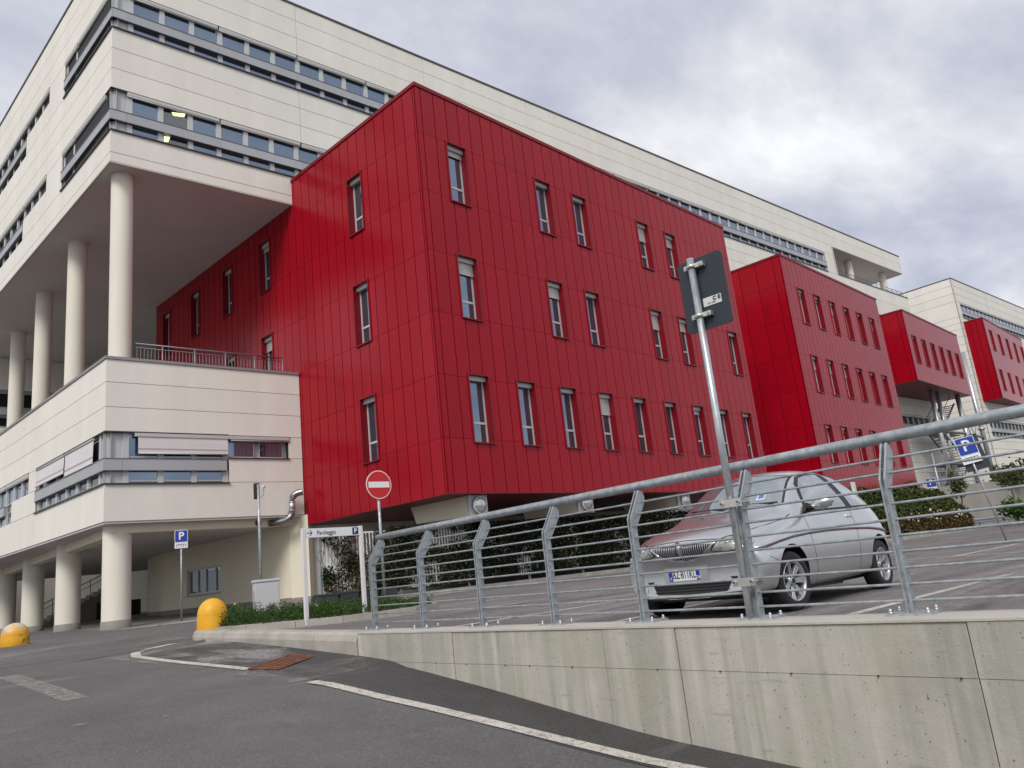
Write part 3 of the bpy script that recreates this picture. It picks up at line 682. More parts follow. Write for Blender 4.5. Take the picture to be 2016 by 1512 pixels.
# body behind the skins
Z = lambda *a: None
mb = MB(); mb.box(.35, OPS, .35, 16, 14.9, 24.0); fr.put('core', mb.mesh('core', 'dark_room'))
mb = MB(); mb.box(.35, 12, -0.0, 40, 14.9, 24.0)
def quad_soffit(z, d):   # trapezium following both fronts
    a = fr.world(0, d, z); b = fr.world(OPS, d, z); c = fr.world(OPS, 16, z); e = Vector((BC.x + d, BC.y + 40, z)); f = Vector((BC.x + 26, BC.y + 40, z))
    return [a, b, c, f, e]
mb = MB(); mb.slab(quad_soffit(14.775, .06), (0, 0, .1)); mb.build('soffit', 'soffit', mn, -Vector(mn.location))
mb = MB(); mb.slab(quad_soffit(24.10, .06), (0, 0, .08)); mb.build('roof', 'coping', mn, -Vector(mn.location))
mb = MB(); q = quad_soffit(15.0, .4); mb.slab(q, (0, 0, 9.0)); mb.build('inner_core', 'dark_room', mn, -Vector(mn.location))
mb = MB(); mb.box(-.04, SE + .03, -.04, .3, 24.13, 24.21); fr.put('coping', mb.mesh('coping', 'coping'))
mb = MB(); mb.box(-40, .04, -.04, .3, 24.132, 24.212); fl.put('coping', mb.mesh('coping', 'coping'))
mb = MB(); mb.box(-.0, OPS, -.012, .06, 14.74, 14.797); fr.put('edge_trim', mb.mesh('edge_trim', 'cream_dark'))
mb = MB(); mb.box(-40, .0, -.012, .06, 14.738, 14.795); fl.put('edge_trim', mb.mesh('edge_trim', 'cream_dark'))

def ribbon(face, u0, u1, z0, corner=0, left=False, full=True, boxes=True, blinds=(), low=True, up=True, mod=1.083, upper_only=None, dark='glass', clear=()):
    """recessed ribbon window: back boards, panes with posts, projecting band, sill, awning boxes. u0<u1; corner: side of the corner boards"""
    dp = .14
    mb = MB(); mb.box(u0, u1, dp + .03, dp + .05, z0, z0 + 1.63)
    wb = face.put('window_band', mb.mesh('window_band', 'grey_metal'))
    sgn = -1 if left else 1
    st = 0.62 if corner else .08; en = .1
    n = max(1, round((abs(u1 - u0) - st - en) / mod)); L = (abs(u1 - u0) - st - en) / n
    for i in range(n):
        a = st + i * L + .10; b = st + (i + 1) * L - .10
        if left: a, b = u1 - b, u1 - a
        else: a, b = u0 + a, u0 + b
        for nm, c0, c1, on in (('hi', z0 + .86, z0 + 1.57, up), ('lo', z0 + .10, z0 + .50, low)):
            if not on: continue
            if upper_only and nm == 'lo' and upper_only(a): continue
            if nm == 'lo' and (i in clear) or nm == 'hi' and (i in clear): mname = 'glass_clear'
            else: mname = dark
            key = ('pane', round(b - a, 3), nm, mname)
            if key not in _cache:
                q = MB(); q.box(0, b - a, 0, .012, 0, c1 - c0); _cache[key] = q.mesh('pane', mname)
            face.put('pane', _cache[key], a, dp - .012 if i not in clear else dp + .0, c0, parent=wb)
            key = ('pframe', round(b - a, 3), nm)
            if key not in _cache:
                q = MB(); w_ = b - a; h_ = c1 - c0; f_ = .028
                q.box(-f_, 0, 0, .04, -f_, h_ + f_); q.box(w_, w_ + f_, 0, .04, -f_, h_ + f_); q.box(0, w_, 0, .04, -f_, 0); q.box(0, w_, 0, .04, h_, h_ + f_)
                _cache[key] = q.mesh('pane_frame', 'alu')
            face.put('pane_frame', _cache[key], a, dp - .03, c0, parent=wb)
    for i in range(n + 1):
        a = st + i * L
        if left: a = u1 - a
        else: a = u0 + a
        for nm, c0, c1, on in (('hi', z0 + .78, z0 + 1.61, up), ('lo', z0 + .01, z0 + .41, low)):
            if not on or (upper_only and nm == 'lo' and upper_only(a - .3)): continue
            key = ('mull', nm)
            if key not in _cache:
                q = MB(); q.box(-.085, .085, dp - .075, dp + .02, 0, c1 - c0); _cache[key] = q.mesh('mullion', 'grey_board')
            face.put('mullion', _cache[key], a, 0, c0, parent=wb)
    if corner and not left:
        q = MB(); q.box(u0 + dp - .035, u0 + dp + .04, dp - .035, dp + .04, z0, z0 + 1.62); face.put('corner_post', q.mesh('corner_post', 'grey_board'), parent=wb)
    if corner:
        for c0, c1 in ((z0 + .8, z0 + 1.6), (z0 + .03, z0 + .44)):
            for k in range(3):
                a = dp + .04 + k * .147; q = MB()
                if left: q.box(u1 - a - .143, u1 - a, dp - .03, dp + .028, c0, c1)
                else: q.box(u0 + a, u0 + a + .143, dp - .03, dp + .028, c0, c1)
                o = face.put('corner_board', q.mesh('corner_board', 'grey_board'), parent=wb)
    # projecting band in 3.26 m lengths
    v = 0; first = .5 if corner else 0
    cuts = [0] + ([first] if first else [])
    while cuts[-1] < abs(u1 - u0) - .1: cuts.append(min(cuts[-1] + 3.26, abs(u1 - u0)))
    for a, b in zip(cuts, cuts[1:]):
        if left: a, b = u1 - b, u1 - a
        else: a, b = u0 + a, u0 + b
        if upper_only and upper_only((a + b) / 2): continue
        q = MB(); q.box(a + .003, b - .003, -.03, dp, z0 + .41, z0 + .76); face.put('grey_band', q.mesh('grey_band', 'grey_metal'), parent=wb)
        q = MB(); q.box(a, b, -.045, dp, z0 + .76, z0 + .785); q.box(a, b, -.04, dp, z0 + .39, z0 + .41); face.put('band_trim', q.mesh('band_trim', 'steel_dark'), parent=wb)
    s0 = (cuts[1] if corner else 0)
    v = s0 + .02
    while boxes and v < abs(u1 - u0) - .2:
        e_ = min(v + 3.2, abs(u1 - u0) - .04); a, b = (u1 - e_, u1 - v) if left else (u0 + v, u0 + e_)
        q = MB(); q.box(a, b, -.02, .13, z0 + 1.50, z0 + 1.61); q.tube([(a, .02, z0 + 1.47), (b, .02, z0 + 1.47)], .035, 8); face.put('awning_box', q.mesh('awning_box', 'awning_box'), parent=wb)
        v += 3.26
    q = MB(); q.box(u0 - .0, u1 + .0, -.06, dp, z0 - .035, z0 + .008)
    if not (upper_only): face.put('sill', q.mesh('sill', 'dark_trim'), parent=wb)
    q = MB(); q.box(u0, u1, -.02, dp + .03, z0 + 1.612, z0 + 1.64); face.put('head_trim', q.mesh('head_trim', 'dark_trim'), parent=wb)
    return wb
# clear glass for the room with the lamp on
m = bpy.data.materials.new('glass_clear'); m.use_nodes = True; M['glass_clear'] = m
tt = m.node_tree; tt.nodes.clear(); oo = tt.nodes.new('ShaderNodeOutputMaterial'); mx = tt.nodes.new('ShaderNodeMixShader'); tr = tt.nodes.new('ShaderNodeBsdfTransparent'); gl = tt.nodes.new('ShaderNodeBsdfGlossy'); fz = None
tr.inputs[0].default_value = (.75, .8, .8, 1); gl.inputs['Roughness'].default_value = .03
mx.inputs[0].default_value = .16; tt.links.new(tr.outputs[0], mx.inputs[1]); tt.links.new(gl.outputs[0], mx.inputs[2]); tt.links.new(mx.outputs[0], oo.inputs[0])
ribbon(fr, 0, 51.2, 20.05, corner=1)
ribbon(fr, 0, 9.0, 15.99, corner=1, clear=(1,))
mb = MB(); mb.box(1.72, 2.66, .160, .166, 16.05, 17.6); fr.put('room_dark', mb.mesh('room_dark', 'dark_room'))
ribbon(fl, -5.28, 0, 20.05, corner=1, left=True, dark='pane_black')
ribbon(fl, -5.28, 0, 15.99, corner=1, left=True, dark='pane_black')
ribbon(fl, -40, -7.28, 20.05, left=True, dark='pane_black', upper_only=lambda u: u > -10.5)
ribbon(fl, -40, -7.28, 15.99, left=True, dark='pane_black', upper_only=lambda u: u > -10.5)
# lit ceiling strip seen in the second bay (set against the pane line inside the room)
for q in (((2.05, 17.42), (2.54, 17.52), (2.50, 17.36), (2.11, 17.29)), ((1.79, 16.36), (2.0, 16.39), (1.93, 16.16), (1.78, 16.13))):
    mb = MB(); mb.add([(u_, .1565, z_) for u_, z_ in q], [(0, 3, 2, 1)]); fr.put('ceiling_lamp', mb.mesh('ceiling_lamp', 'lamp_lit'))
# roof loggia at the far end
mb = MB(); mb.box(OPS, SE, .03, 7, 22.45, 24.12); fr.put('loggia_roof', mb.mesh('loggia_roof', 'cream'))
fr.panels([OPS, SE], [22.45, 23.37, 24.13], 'cream', .014, .02, .021, 'facade_panel')
mb = MB(); mb.box(OPS, SE - .03, .06, 6.9, 22.42, 22.447); fr.put('loggia_soffit', mb.mesh('loggia_soffit', 'soffit'))
mb = MB(); mb.box(SE, SE + .02, .0, 7, 22.46, 24.12); fr.put('loggia_end', mb.mesh('loggia_end', 'cream'))
fr.panels([OPS, SE - .2], [17.6, 18.95, 20.05], 'cream', .014, .02, .021, 'facade_panel')
mb = MB(); mb.box(OPS - .25, OPS, -.0, 7, 20.0, 22.45); fr.put('loggia_pier', mb.mesh('loggia_pier', 'cream'))
mb = MB(); mb.box(OPS, SE - .2, .03, .3, 17.6, 20.05); mb.box(OPS, SE - .2, .3, 14, 18.9, 19.2); mb.box(OPS, SE - 7.5, 6.5, 7, 19, 22.4); fr.put('loggia_wall', mb.mesh('loggia_wall', 'cream'))
mb = MB(); mb.box(OPS - .02, SE - .18, -.04, .3, 20.05, 20.12); fr.put('coping', mb.mesh('coping', 'coping'))
for s_ in (57.1, 63.5):
    mb = MB(); mb.tube([(s_, .9, 19.2), (s_, .9, 22.46)], .3, 20); fr.put('loggia_column', mb.mesh('loggia_column', 'column_paint'))
mb = MB(); mb.tube([(OPS + .1, .2, 20.6), (SE - .4, .2, 20.6)], .025, 6); mb.tube([(OPS + .1, .2, 20.4), (SE - .4, .2, 20.4)], .015, 6)
for i in range(14): mb.tube([(OPS + .3 + i, .2, 20.1), (OPS + .3 + i, .2, 20.6)], .018, 6)
fr.put('loggia_railing', mb.mesh('loggia_railing', 'steel_dark'))
# lower storeys behind the red wings
mb = MB(); mb.box(6.6, 54, .12, 15, -.5, 14.77); fr.put('lower_wall', mb.mesh('lower_wall', 'cream'))
fr2 = Face(mn, BC, BA); fr2.ops = [(57.7, 64.3, 7.4, 9.05)]
fr2.backing('lower_backing', 54, 65.55, 1.5, 18.9, 'cream_joint', .02, .6)
fr2.panels([54, 59.5, 65.55], [1.5, 2.6, 3.42, 4.24, 5.06, 5.88, 6.7, 7.42, 9.05, 9.9, 10.7], 'cream', .014, .022, .021, 'facade_panel')
ribbon(fr2, 57.7, 64.3, 7.42, boxes=True, dark='pane_black')
mb = MB(); mb.box(54, 65.5, .62, 15, 1.0, 18.9); fr2.put('lower_core', mb.mesh('lower_core', 'dark_room'))
# far wing of the same building
FWx = 78.0
fw = tag(empty('hospital_block', tuple(fr.world(FWx, 0, 2))), 'far cream panelled building wing behind the last red wings', 'building')
f2 = Face(fw, fr.world(FWx, 0, 0), BA); f3 = Face(fw, fr.world(FWx, 0, 0), BA - math.pi / 2)
f2.ops = [(.9, 40, 20.05, 21.68), (.8, 40, 7.9, 9.5)]
ZF = [2.0, 3.4, 4.2, 5.0, 5.8, 6.6, 7.4, 8.2, 9.0, 9.85, 10.7, 11.5, 12.4, 13.2, 14.0, 14.8, 15.6, 16.4, 17.2, 18.0, 18.8, 19.4, 20.05, 21.68, 22.53, 23.37, 24.13]
f2.backing('backing', .0, 40, 2.0, 24.13, 'cream_joint', .02, .09); f3.backing('backing', -26, -.0, 2, 24.13, 'cream_joint', .02, .09)
f2.panels([0, 13, 26, 40], ZF, 'cream', .014, .03, .021, 'facade_panel'); f3.panels([-26, -13, 0], ZF, 'cream', .014, .03, .021, 'facade_panel')
ribbon(f2, .9, 40, 20.05); ribbon(f2, .8, 40, 7.9, dark='pane_black')
mb = MB(); mb.box(.36, 40, .36, 26, 2.0, 24.1); f2.put('core', mb.mesh('core', 'dark_room'))
mb = MB(); mb.box(-.04, 40, -.04, .3, 24.13, 24.21); mb.box(-.04, .3, .3, 26, 24.13, 24.21); f2.put('coping', mb.mesh('coping', 'coping'))
mb = MB(); mb.tube([(-.1, 8, 24.9), (-.1, 20, 24.9)], .03, 6)
for i in range(9): mb.tube([(-.1, 8 + 1.5 * i, 24.1), (-.1, 8 + 1.5 * i, 24.9)], .02, 6)
f2.put('roof_railing', mb.mesh('roof_railing', 'steel_dark'))

# ------------------------------------------------------------------ terrace block (podium)
tr_ = tag(empty('terrace_block', (BC.x, BC.y, 2.7)), 'low cream panelled terrace block with corner window and shading blinds', 'building')
pr = Face(tr_, BC, BA); pf = Face(tr_, BC, -math.pi / 2)
PE = 6.50
pr.ops = [(-.02, 3.84, 3.89, 5.49), (3.8, 6.0, 4.72, 5.49)]
pf.ops = [(-7.12, .02, 3.89, 5.49), (-30, -8.06, 4.70, 5.46), (-30, -10.3, 3.89, 4.71)]
ZP = [2.72, 3.89, 4.72, 5.49, 6.29, 7.09, 7.84]
pr.backing('backing', .0, PE, 2.72, 7.84, 'cream_joint', .02, .09); pf.backing('backing', -30, -.02, 2.72, 7.84, 'cream_joint', .02, .09)
pr.panels([0.0, PE], ZP, 'cream', .012, .018, .021, 'facade_panel'); pf.panels([-30, -23.5, -17, -13.6, -7.08, 0], ZP, 'cream', .012, .018, .021, 'facade_panel')
mb = MB(); mb.box(-.03, PE - .02, -.04, .30, 7.84, 7.93); pr.put('coping', mb.mesh('coping', 'coping_grey'))
mb = MB(); mb.box(-30, .03, -.04, .30, 7.842, 7.932); pf.put('coping', mb.mesh('coping', 'coping_grey'))
mb = MB(); a = [pr.world(.1, .1, 7.4), pr.world(PE, .1, 7.4), pr.world(PE, 28, 7.4), Vector((BC.x + .1, BC.y + 30, 7.4))]; mb.slab(a, (0, 0, .1)); mb.build('terrace_floor', 'paving_dark', tr_, -Vector(tr_.location))
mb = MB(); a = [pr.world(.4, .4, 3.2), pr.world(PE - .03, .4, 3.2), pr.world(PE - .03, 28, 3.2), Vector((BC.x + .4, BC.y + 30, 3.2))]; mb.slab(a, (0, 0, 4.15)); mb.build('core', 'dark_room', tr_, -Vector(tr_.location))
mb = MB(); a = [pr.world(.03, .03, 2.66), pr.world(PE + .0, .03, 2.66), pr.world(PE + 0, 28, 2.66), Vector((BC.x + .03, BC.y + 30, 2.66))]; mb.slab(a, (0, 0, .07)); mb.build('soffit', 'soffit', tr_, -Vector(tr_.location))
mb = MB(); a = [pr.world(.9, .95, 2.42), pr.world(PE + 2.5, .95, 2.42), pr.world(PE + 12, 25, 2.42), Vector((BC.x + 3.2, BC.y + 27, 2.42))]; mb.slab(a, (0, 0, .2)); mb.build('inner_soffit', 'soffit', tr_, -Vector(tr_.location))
mb = MB(); mb.box(.35, PE + .2, .38, .78, 2.40, 2.655); pr.put('edge_beam', mb.mesh('edge_beam', 'cream_warm'))
for k in range(4):
    c0 = Vector((8.95, 25.95, 0)) + k * Vector((.46, 6.15, 0)); c1 = c0 + Vector((.46, 6.15, 0)); d = (c1 - c0).normalized(); n = Vector((d.y, -d.x, 0)) * .2
    a = c0 + d * .36; b = c1 - d * .36
    mb = MB(); mb.slab([Vector((p.x, p.y, 2.36)) for p in (a - n, a + n, b + n, b - n)], (0, 0, .295)); mb.build('edge_beam', 'cream_warm', tr_, -Vector(tr_.location))
wb = ribbon(pr, 0, 3.84, 3.88, corner=1, boxes=False); wb2 = ribbon(pf, -7.12, 0, 3.88, corner=1, left=True, boxes=False)
ribbon(pf, -30, -8.06, 3.88, left=True, upper_only=lambda u: u > -10.3)
# right-hand half-height windows
mb = MB(); mb.box(3.84, 6.0, .22, .25, 4.72, 5.49); hb = pr.put('window_band', mb.mesh('window_band', 'grey_metal'))
for a, b in ((3.88, 4.75), (4.98, 5.80)):
    q = MB(); q.box(a, b, .15, .165, 4.80, 5.28); pr.put('pane', q.mesh('pane', 'glass'), parent=hb)
    q = MB(); q.box(a - .03, b + .03, .16, .2, 4.76, 4.80); q.box(a - .03, b + .03, .16, .2, 5.28, 5.32); q.box(a - .03, a, .16, .2, 4.80, 5.28); q.box(b, b + .03, .16, .2, 4.80, 5.28); pr.put('pane_frame', q.mesh('pane_frame', 'alu'), parent=hb)
q = MB(); q.box(3.82, 6.02, -.05, .2, 4.69, 4.722); pr.put('sill', q.mesh('sill', 'dark_trim'), parent=hb)
q = MB(); q.box(.85, 6.0, -.06, .06, 5.36, 5.47); q.tube([(3.9, -.01, 5.33), (6.0, -.01, 5.33)], .035, 8); pr.put('awning_box', q.mesh('awning_box', 'awning_box'), parent=hb)
q = MB(); q.box(-.02, 6.05, -.035, .1, 5.475, 5.495); pr.put('head_trim', q.mesh('head_trim', 'dark_trim'), parent=hb)
def blind(face, u0, u1, zt, zb, y0=-.03, y1=-.05):
    q = MB(); n = 10
    for i in range(n):
        a, b = lerp(zt, zb, i / n), lerp(zt, zb, (i + 1) / n); ya, yb = lerp(y0, y1, i / n), lerp(y0, y1, (i + 1) / n)
        q.add([(u0, ya, a), (u1, ya, a), (u1, yb, b), (u0, yb, b)], [(0, 3, 2, 1)], 1 if i == n - 3 else 0)
    q.tube([(u0, y1, zb), (u1, y1, zb)], .022, 8, 2)
    return face.put('blind', q.mesh('blind', ['blind_fabric', 'blind_stripe', 'awning_box']))
mat('blind_stripe', (0.40, 0.36, 0.36), 0.8, spec=.2)
blind(pr, .95, 3.80, 5.37, 4.82); blind(pf, -3.70, -.92, 5.40, 4.66); blind(pf, -6.95, -3.80, 5.40, 4.80)
for u0, u1 in ((-3.70, -.92), (-6.95, -3.80)):
    q = MB(); q.tube([(u0, -.03, 5.42), (u1, -.03, 5.42)], .04, 10); pf.put('awning_box', q.mesh('awning_box', 'awning_box'))
# terrace railing
rl = tag(empty('terrace_railing', tuple(pr.world(.9, .35, 7.5))), 'thin grey metal railing on top of the terrace block', 'railing')
frl = Face(rl, BC, BA)
mb = MB(); mb.tube([(.95, .35, 8.55), (6.05, .35, 8.55)], .028, 8); frl.put('handrail', mb.mesh('handrail', 'steel_rail'))
mb = MB(); mb.tube([(.95, .35, 8.42), (6.05, .35, 8.42)], .014, 6); frl.put('top_rod', mb.mesh('top_rod', 'steel_rail'))
mb = MB(); mb.tube([(.95, .35, 7.72), (6.05, .35, 7.72)], .014, 6); frl.put('bottom_rod', mb.mesh('bottom_rod', 'steel_rail'))
mb = MB(); mb.tube([(0, .35, 7.45), (0, .35, 8.55)], .028, 8); pm = mb.mesh('post', 'steel_rail')
for s_ in (1.8, 2.86, 3.92, 4.98, 6.04): frl.put('post', pm, s_)
mb = MB(); mb.tube([(0, .35, 7.72), (0, .35, 8.42)], .009, 6); bm_ = mb.mesh('baluster', 'steel_rail')
for i in range(45):
    s_ = 1.0 + i * .112
    if s_ < 6.0: frl.put('baluster', bm_, s_)
# wall with ribbon window far back on the terrace
bw = tag(empty('rear_wall', tuple(BC + BD * 2 + BN * 24.4)), 'shaded cream rear wall with ribbon window behind the tall columns', 'wall')
fb = Face(bw, BC + BN * 24.4, BA); fb.ops = [(-6, 14, 10.7, 12.9)]
fb.backing('body', -14, 30, 7.4, 14.75, 'cream', 0, .4)
mb = MB(); mb.box(-6, 14, .2, .22, 10.7, 12.9); fb.put('window_band', mb.mesh('window_band', 'grey_metal'))
for i in range(14):
    for c0, c1 in ((11.95, 12.7), (10.85, 11.3)):
        q = MB(); q.box(0, 1.2, 0, .02, 0, c1 - c0); fb.put('pane', q.mesh('pane', 'glass_dark'), -5.9 + i * 1.42, .17, c0)
mb = MB(); mb.box(-6, 14, -.05, .2, 11.45, 11.8); fb.put('grey_band', mb.mesh('grey_band', 'grey_metal'))

# columns
def column(r, z0, z1, label, plinth, c, grp):
    t = tag(empty('column', (c[0], c[1], z0)), label, 'column', grp)
    mb = MB(); mb.lathe([(r, 0 if not plinth else .26), (r, z1 - z0)], 40); mb.build('shaft', 'column_paint', t)
    if plinth:
        mb = MB(); mb.lathe([(r + .02, -.1), (r + .02, .255), (r + .0, .262)], 40); mb.build('plinth', 'plinth', t)
    return t
for k in range(6):
    c = Vector((8.98, 26.02, 0)) + k * Vector((.485, 6.24, 0))
    column(.35, 7.45, 14.79, ('tall cream column standing on the terrace corner', 'second tall cream column behind the terrace corner one', 'third tall cream column along the terrace edge', 'fourth tall cream column, nearest the left picture edge')[min(k, 3)] if k < 4 else 'tall cream column farther back on the terrace', False, c, 'tall columns on the terrace')
for k in range(6):
    c = Vector((8.95, 25.95, 0)) + k * Vector((.46, 6.15, 0))
    column(.41, pavz(c.x, c.y) - .02, 2.68, ('thick cream ground floor column under the terrace corner', 'second thick cream column under the terrace', 'third thick cream column under the terrace', 'fourth thick column under the terrace, at the left edge')[min(k, 3)] if k < 4 else 'thick cream column farther back under the terrace', True, c, 'ground floor columns')
column(.36, -.35, 2.5, 'shaded inner column between the first and second ground floor columns', True, (10.9 + 2.2, 38.5), 'ground floor columns')

# curved ground floor wall, with window and door
cw = tag(empty('curved_wall', (14.4, 25, -.3)), 'curved cream ground floor wall with ribbon window and door under the terrace', 'wall')
W0 = -Vector(cw.location)
CP = [(14.78, 24.5), (14.45, 25.2), (14.35, 27), (14.32, 30.35), (14.34, 33.5), (14.5, 36.5), (15.0, 39.3), (15.35, 40.35), (16.6, 43.5), (18.2, 47), (20.5, 51)]
def wseg(mb, a, b, z0, z1, th=.25, off=0.0, mi=0):
    d = Vector((b[0] - a[0], b[1] - a[1])).normalized(); n = Vector((d.y, -d.x)); a_, b_ = Vector(a) - n * off, Vector(b) - n * off
    mb.prism([tuple(a_), tuple(a_ + n * th), tuple(b_ + n * th), tuple(b_)], z0, z1, mi)
mb = MB(); mp_ = MB()
for i, (a, b) in enumerate(zip(CP, CP[1:])):
    if i == 3: wseg(mb, a, b, -.6, .43); wseg(mb, a, b, 1.45, 2.7); wseg(mp_, a, b, -.6, -.08, .25, .012)
    elif i == 6: wseg(mb, a, b, 1.5, 2.7)
    else: wseg(mb, a, b, -.6, 2.7); wseg(mp_, a, b, -.6, -.08 if i > 0 else -.1, .25, .012)
mb.build('body', 'cream_warm', cw, W0); mp_.build('plinth', 'plinth', cw, W0)
mb = MB(); mb.box(14.52, 14.54, 30.36, 33.49, .44, 1.44); win = mb.build('window', 'dark_room', cw, W0)
for a, b in ((30.42, 30.95), (31.05, 31.85), (31.95, 32.6), (32.7, 33.42)):
    mb = MB(); mb.box(14.47, 14.49, a, b, .50, 1.39); mb.build('pane', 'glass', win)
    mb = MB(); mb.box(14.42, 14.50, a - .05, a, .44, 1.44); mb.box(14.42, 14.50, b, b + .05, .44, 1.44); mb.box(14.42, 14.50, a, b, .44, .50); mb.box(14.42, 14.50, a, b, 1.39, 1.44); mb.build('frame', 'alu', win)
mb = MB(); mb.box(14.22, 14.42, 30.3, 33.55, .39, .435); mb.build('sill', 'cream_dark', win)
mb = MB(); wseg(mb, (15.02, 39.36), (15.33, 40.30), -.3, 1.48, .06, -.1); door = mb.build('door', 'post_white', cw, W0)
mb = MB(); mb.tube([(15.10, 39.55, .55), (15.02, 39.55, .55), (15.04, 39.68, .55)], .015, 6); mb.build('handle', 'steel_dark', door)
# backdrop under the terrace: far wall, opening, stair
fwl = tag(empty('far_wall', (14, 54, -.2)), 'pale far wall with dark openings seen between the ground floor columns', 'wall')
mb = MB(); mb.box(-4, 11.6, 54, 54.4, -.4, 2.3); mb.box(11.6, 40, 58, 58.4, -.3, 4.5); mb.build('body', 'cream', fwl, -Vector(fwl.location))
for x0, x1, z1 in ((9.6, 11.4, .85), (5.0, 7.6, .9)):
    mb = MB(); mb.box(x0, x1, 53.9, 53.98, -.3, z1); mb.build('opening', 'black', fwl, -Vector(fwl.location))
    mb = MB(); mb.box(x0 - .3, x1 + .3, 53.93, 53.99, z1 + .0, z1 + .9); mb.build('fascia', 'cream', fwl, -Vector(fwl.location))
st = tag(empty('outdoor_stair', (14.5, 51, -.3)), 'concrete outdoor stair with metal handrail beyond the columns', 'stair')
T0 = -Vector(st.location)
for i in range(14):
    mb = MB(); mb.box(13.2 + i * .34, 13.56 + i * .34, 50.2, 52.2, -.35, -.12 + i * .155); mb.build('step', 'concrete_far', st, T0)
mb = MB(); mb.tube([(13.2, 50.25, .85), (18.0, 50.25, 3.0)], .03, 6); mb.tube([(13.2, 50.25, .55), (18.0, 50.25, 2.7)], .02, 6)
for i in range(8): mb.tube([(13.3 + i * .65, 50.25, -.2 + i * .29), (13.3 + i * .65, 50.25, .9 + i * .29)], .02, 6)
mb.build('handrail', 'steel_dark', st, T0)
mb = MB(); mb.box(16.2, 18.6, 49.9, 50.1, -.35, .75); mb.build('undercroft', 'black', st, T0)

# galvanised duct elbow at the block junction, and the round vent beside it
du = tag(empty('vent_duct', tuple(pr.world(6.0, -.1, 2.5))), 'galvanised elbow pipe on the terrace block beside the red wing', 'pipe')
p = lambda s_, d, z: pr.world(s_, d, z)
mb = MB(); mb.tube([p(5.35, .36, 2.50), p(5.6, .1, 2.50), p(5.75, -.12, 2.53), p(5.85, -.2, 2.62), p(5.93, -.22, 2.80)], .112, 18); mb.build('lower_bend', 'duct', du, -Vector(du.location))
mb = MB(); mb.tube([p(5.93, -.22, 2.80), p(5.94, -.22, 3.18)], .11, 18); mb.tube([p(5.935, -.22, 2.84), p(5.935, -.22, 2.87)], .12, 18); mb.tube([p(5.94, -.22, 3.13), p(5.94, -.22, 3.16)], .12, 18); mb.build('riser', 'galv_bright', du, -Vector(du.location))
mb = MB(); mb.tube([p(5.94, -.22, 3.18), p(5.95, -.23, 3.28), p(6.0, -.27, 3.38), p(6.1, -.33, 3.44), p(6.25, -.42, 3.47)], .115, 18, caps=False); mb.build('outlet_bend', 'duct', du, -Vector(du.location))
mb = MB(); mb.tube([p(6.17, -.372, 3.455), p(6.172, -.373, 3.456)], .107, 18); mb.build('mouth', 'black', du, -Vector(du.location))
vh = Face(tr_, BC, BA); mb = MB(); mb.tube([(4.95, .370, 2.53), (4.95, .378, 2.53)], .11, 20); vh.put('vent_hole', mb.mesh('vent_hole', 'rust'))
# ================================================================== STREET OBJECTS
RX = math.radians(90)
def rounded(w, h, r, n=5, cx=0, cz=0):
    P = []
    for sx, sz, a0 in ((1, 1, 0), (-1, 1, 90), (-1, -1, 180), (1, -1, 270)):
        for i in range(n + 1):
            a = math.radians(a0 + 90 * i / n); P.append((cx + sx * (w / 2 - r) + r * math.cos(a), cz + sz * (h / 2 - r) + r * math.sin(a)))
    return P
def plate(parent, name, poly, y, th, m_):       # upright plate facing local -y
    mb = MB(); mb.slab([(x, y, z) for x, z in reversed(poly)], (0, th, 0)); return mb.build(name, m_, parent)
def comb(parent, w, h, z, y):                   # the stalls pictogram: a comb of strokes
    mb = MB(); t = w * .045
    mb.box(-w / 2, w / 2, y - .002, y, z + h / 2 - t, z + h / 2)
    for i in range(5): x = lerp(-w / 2, w / 2 - t, i / 4); mb.box(x, x + t, y - .002, y, z - h / 2, z + h / 2 - t)
    return mb.build('stall_symbol', 'ink', parent)
def parking_sign(loc, rz, label, pole_h, sw=.4, lean=(0, 0), board=True):
    t = tag(empty('parking_sign', loc, rz), label, 'road sign'); t.rotation_euler = (lean[0], lean[1], rz)
    mb = MB(); mb.tube([(0, 0, -.05), (0, 0, pole_h)], .027, 12); mb.build('pole', 'galv', t)
    zc = pole_h - sw * .55
    a = plate(t, 'blue_panel', rounded(sw, sw, .03, cz=zc), -.05, .012, 'sign_white')
    plate(a, 'blue_field', rounded(sw - .03, sw - .03, .025, cz=zc), -.0525, .002, 'sign_blue')
    text('letter_p', 'P', sw * .85, 'sign_white', a, (0, -.0545, zc), (RX, 0, 0), .008)
    b_ = plate(t, 'white_panel', rounded(sw, sw * .46, .015, cz=zc - sw * .74), -.049, .012, 'sign_white')
    comb(b_, sw * .72, sw * .24, zc - sw * .76, -.0505)
    mb = MB()
    for z in (zc + .1, zc - .1): mb.box(-.05, .05, -.037, .03, z - .018, z + .018)
    mb.build('clamp', 'zinc_clamp', t)
    return t
parking_sign((10.1, 23.96, park(24) - .0), math.atan2(-10.1, 23.96) * 1 + 0.0, 'blue parking sign on grey pole in front of the thick corner column', 2.72, .37)
# the leaning one behind the railing, with a dark board mounted behind
ps = parking_sign((23.55, 5.32, park(5.3)), math.radians(-62), 'leaning blue parking sign in the car park behind the railing', 2.92, .48, lean=(0, 0))
ps.rotation_euler = (math.radians(0), math.radians(-9), math.radians(-62))
mb = MB(); mb.box(-.20, .36, .03, .05, 1.98, 2.92); mb.build('rear_board', 'sign_back', ps)
parking_sign((52.9, 15.25, .3), math.radians(-74), 'small distant blue parking sign standing above the hedge', 2.6, .55)

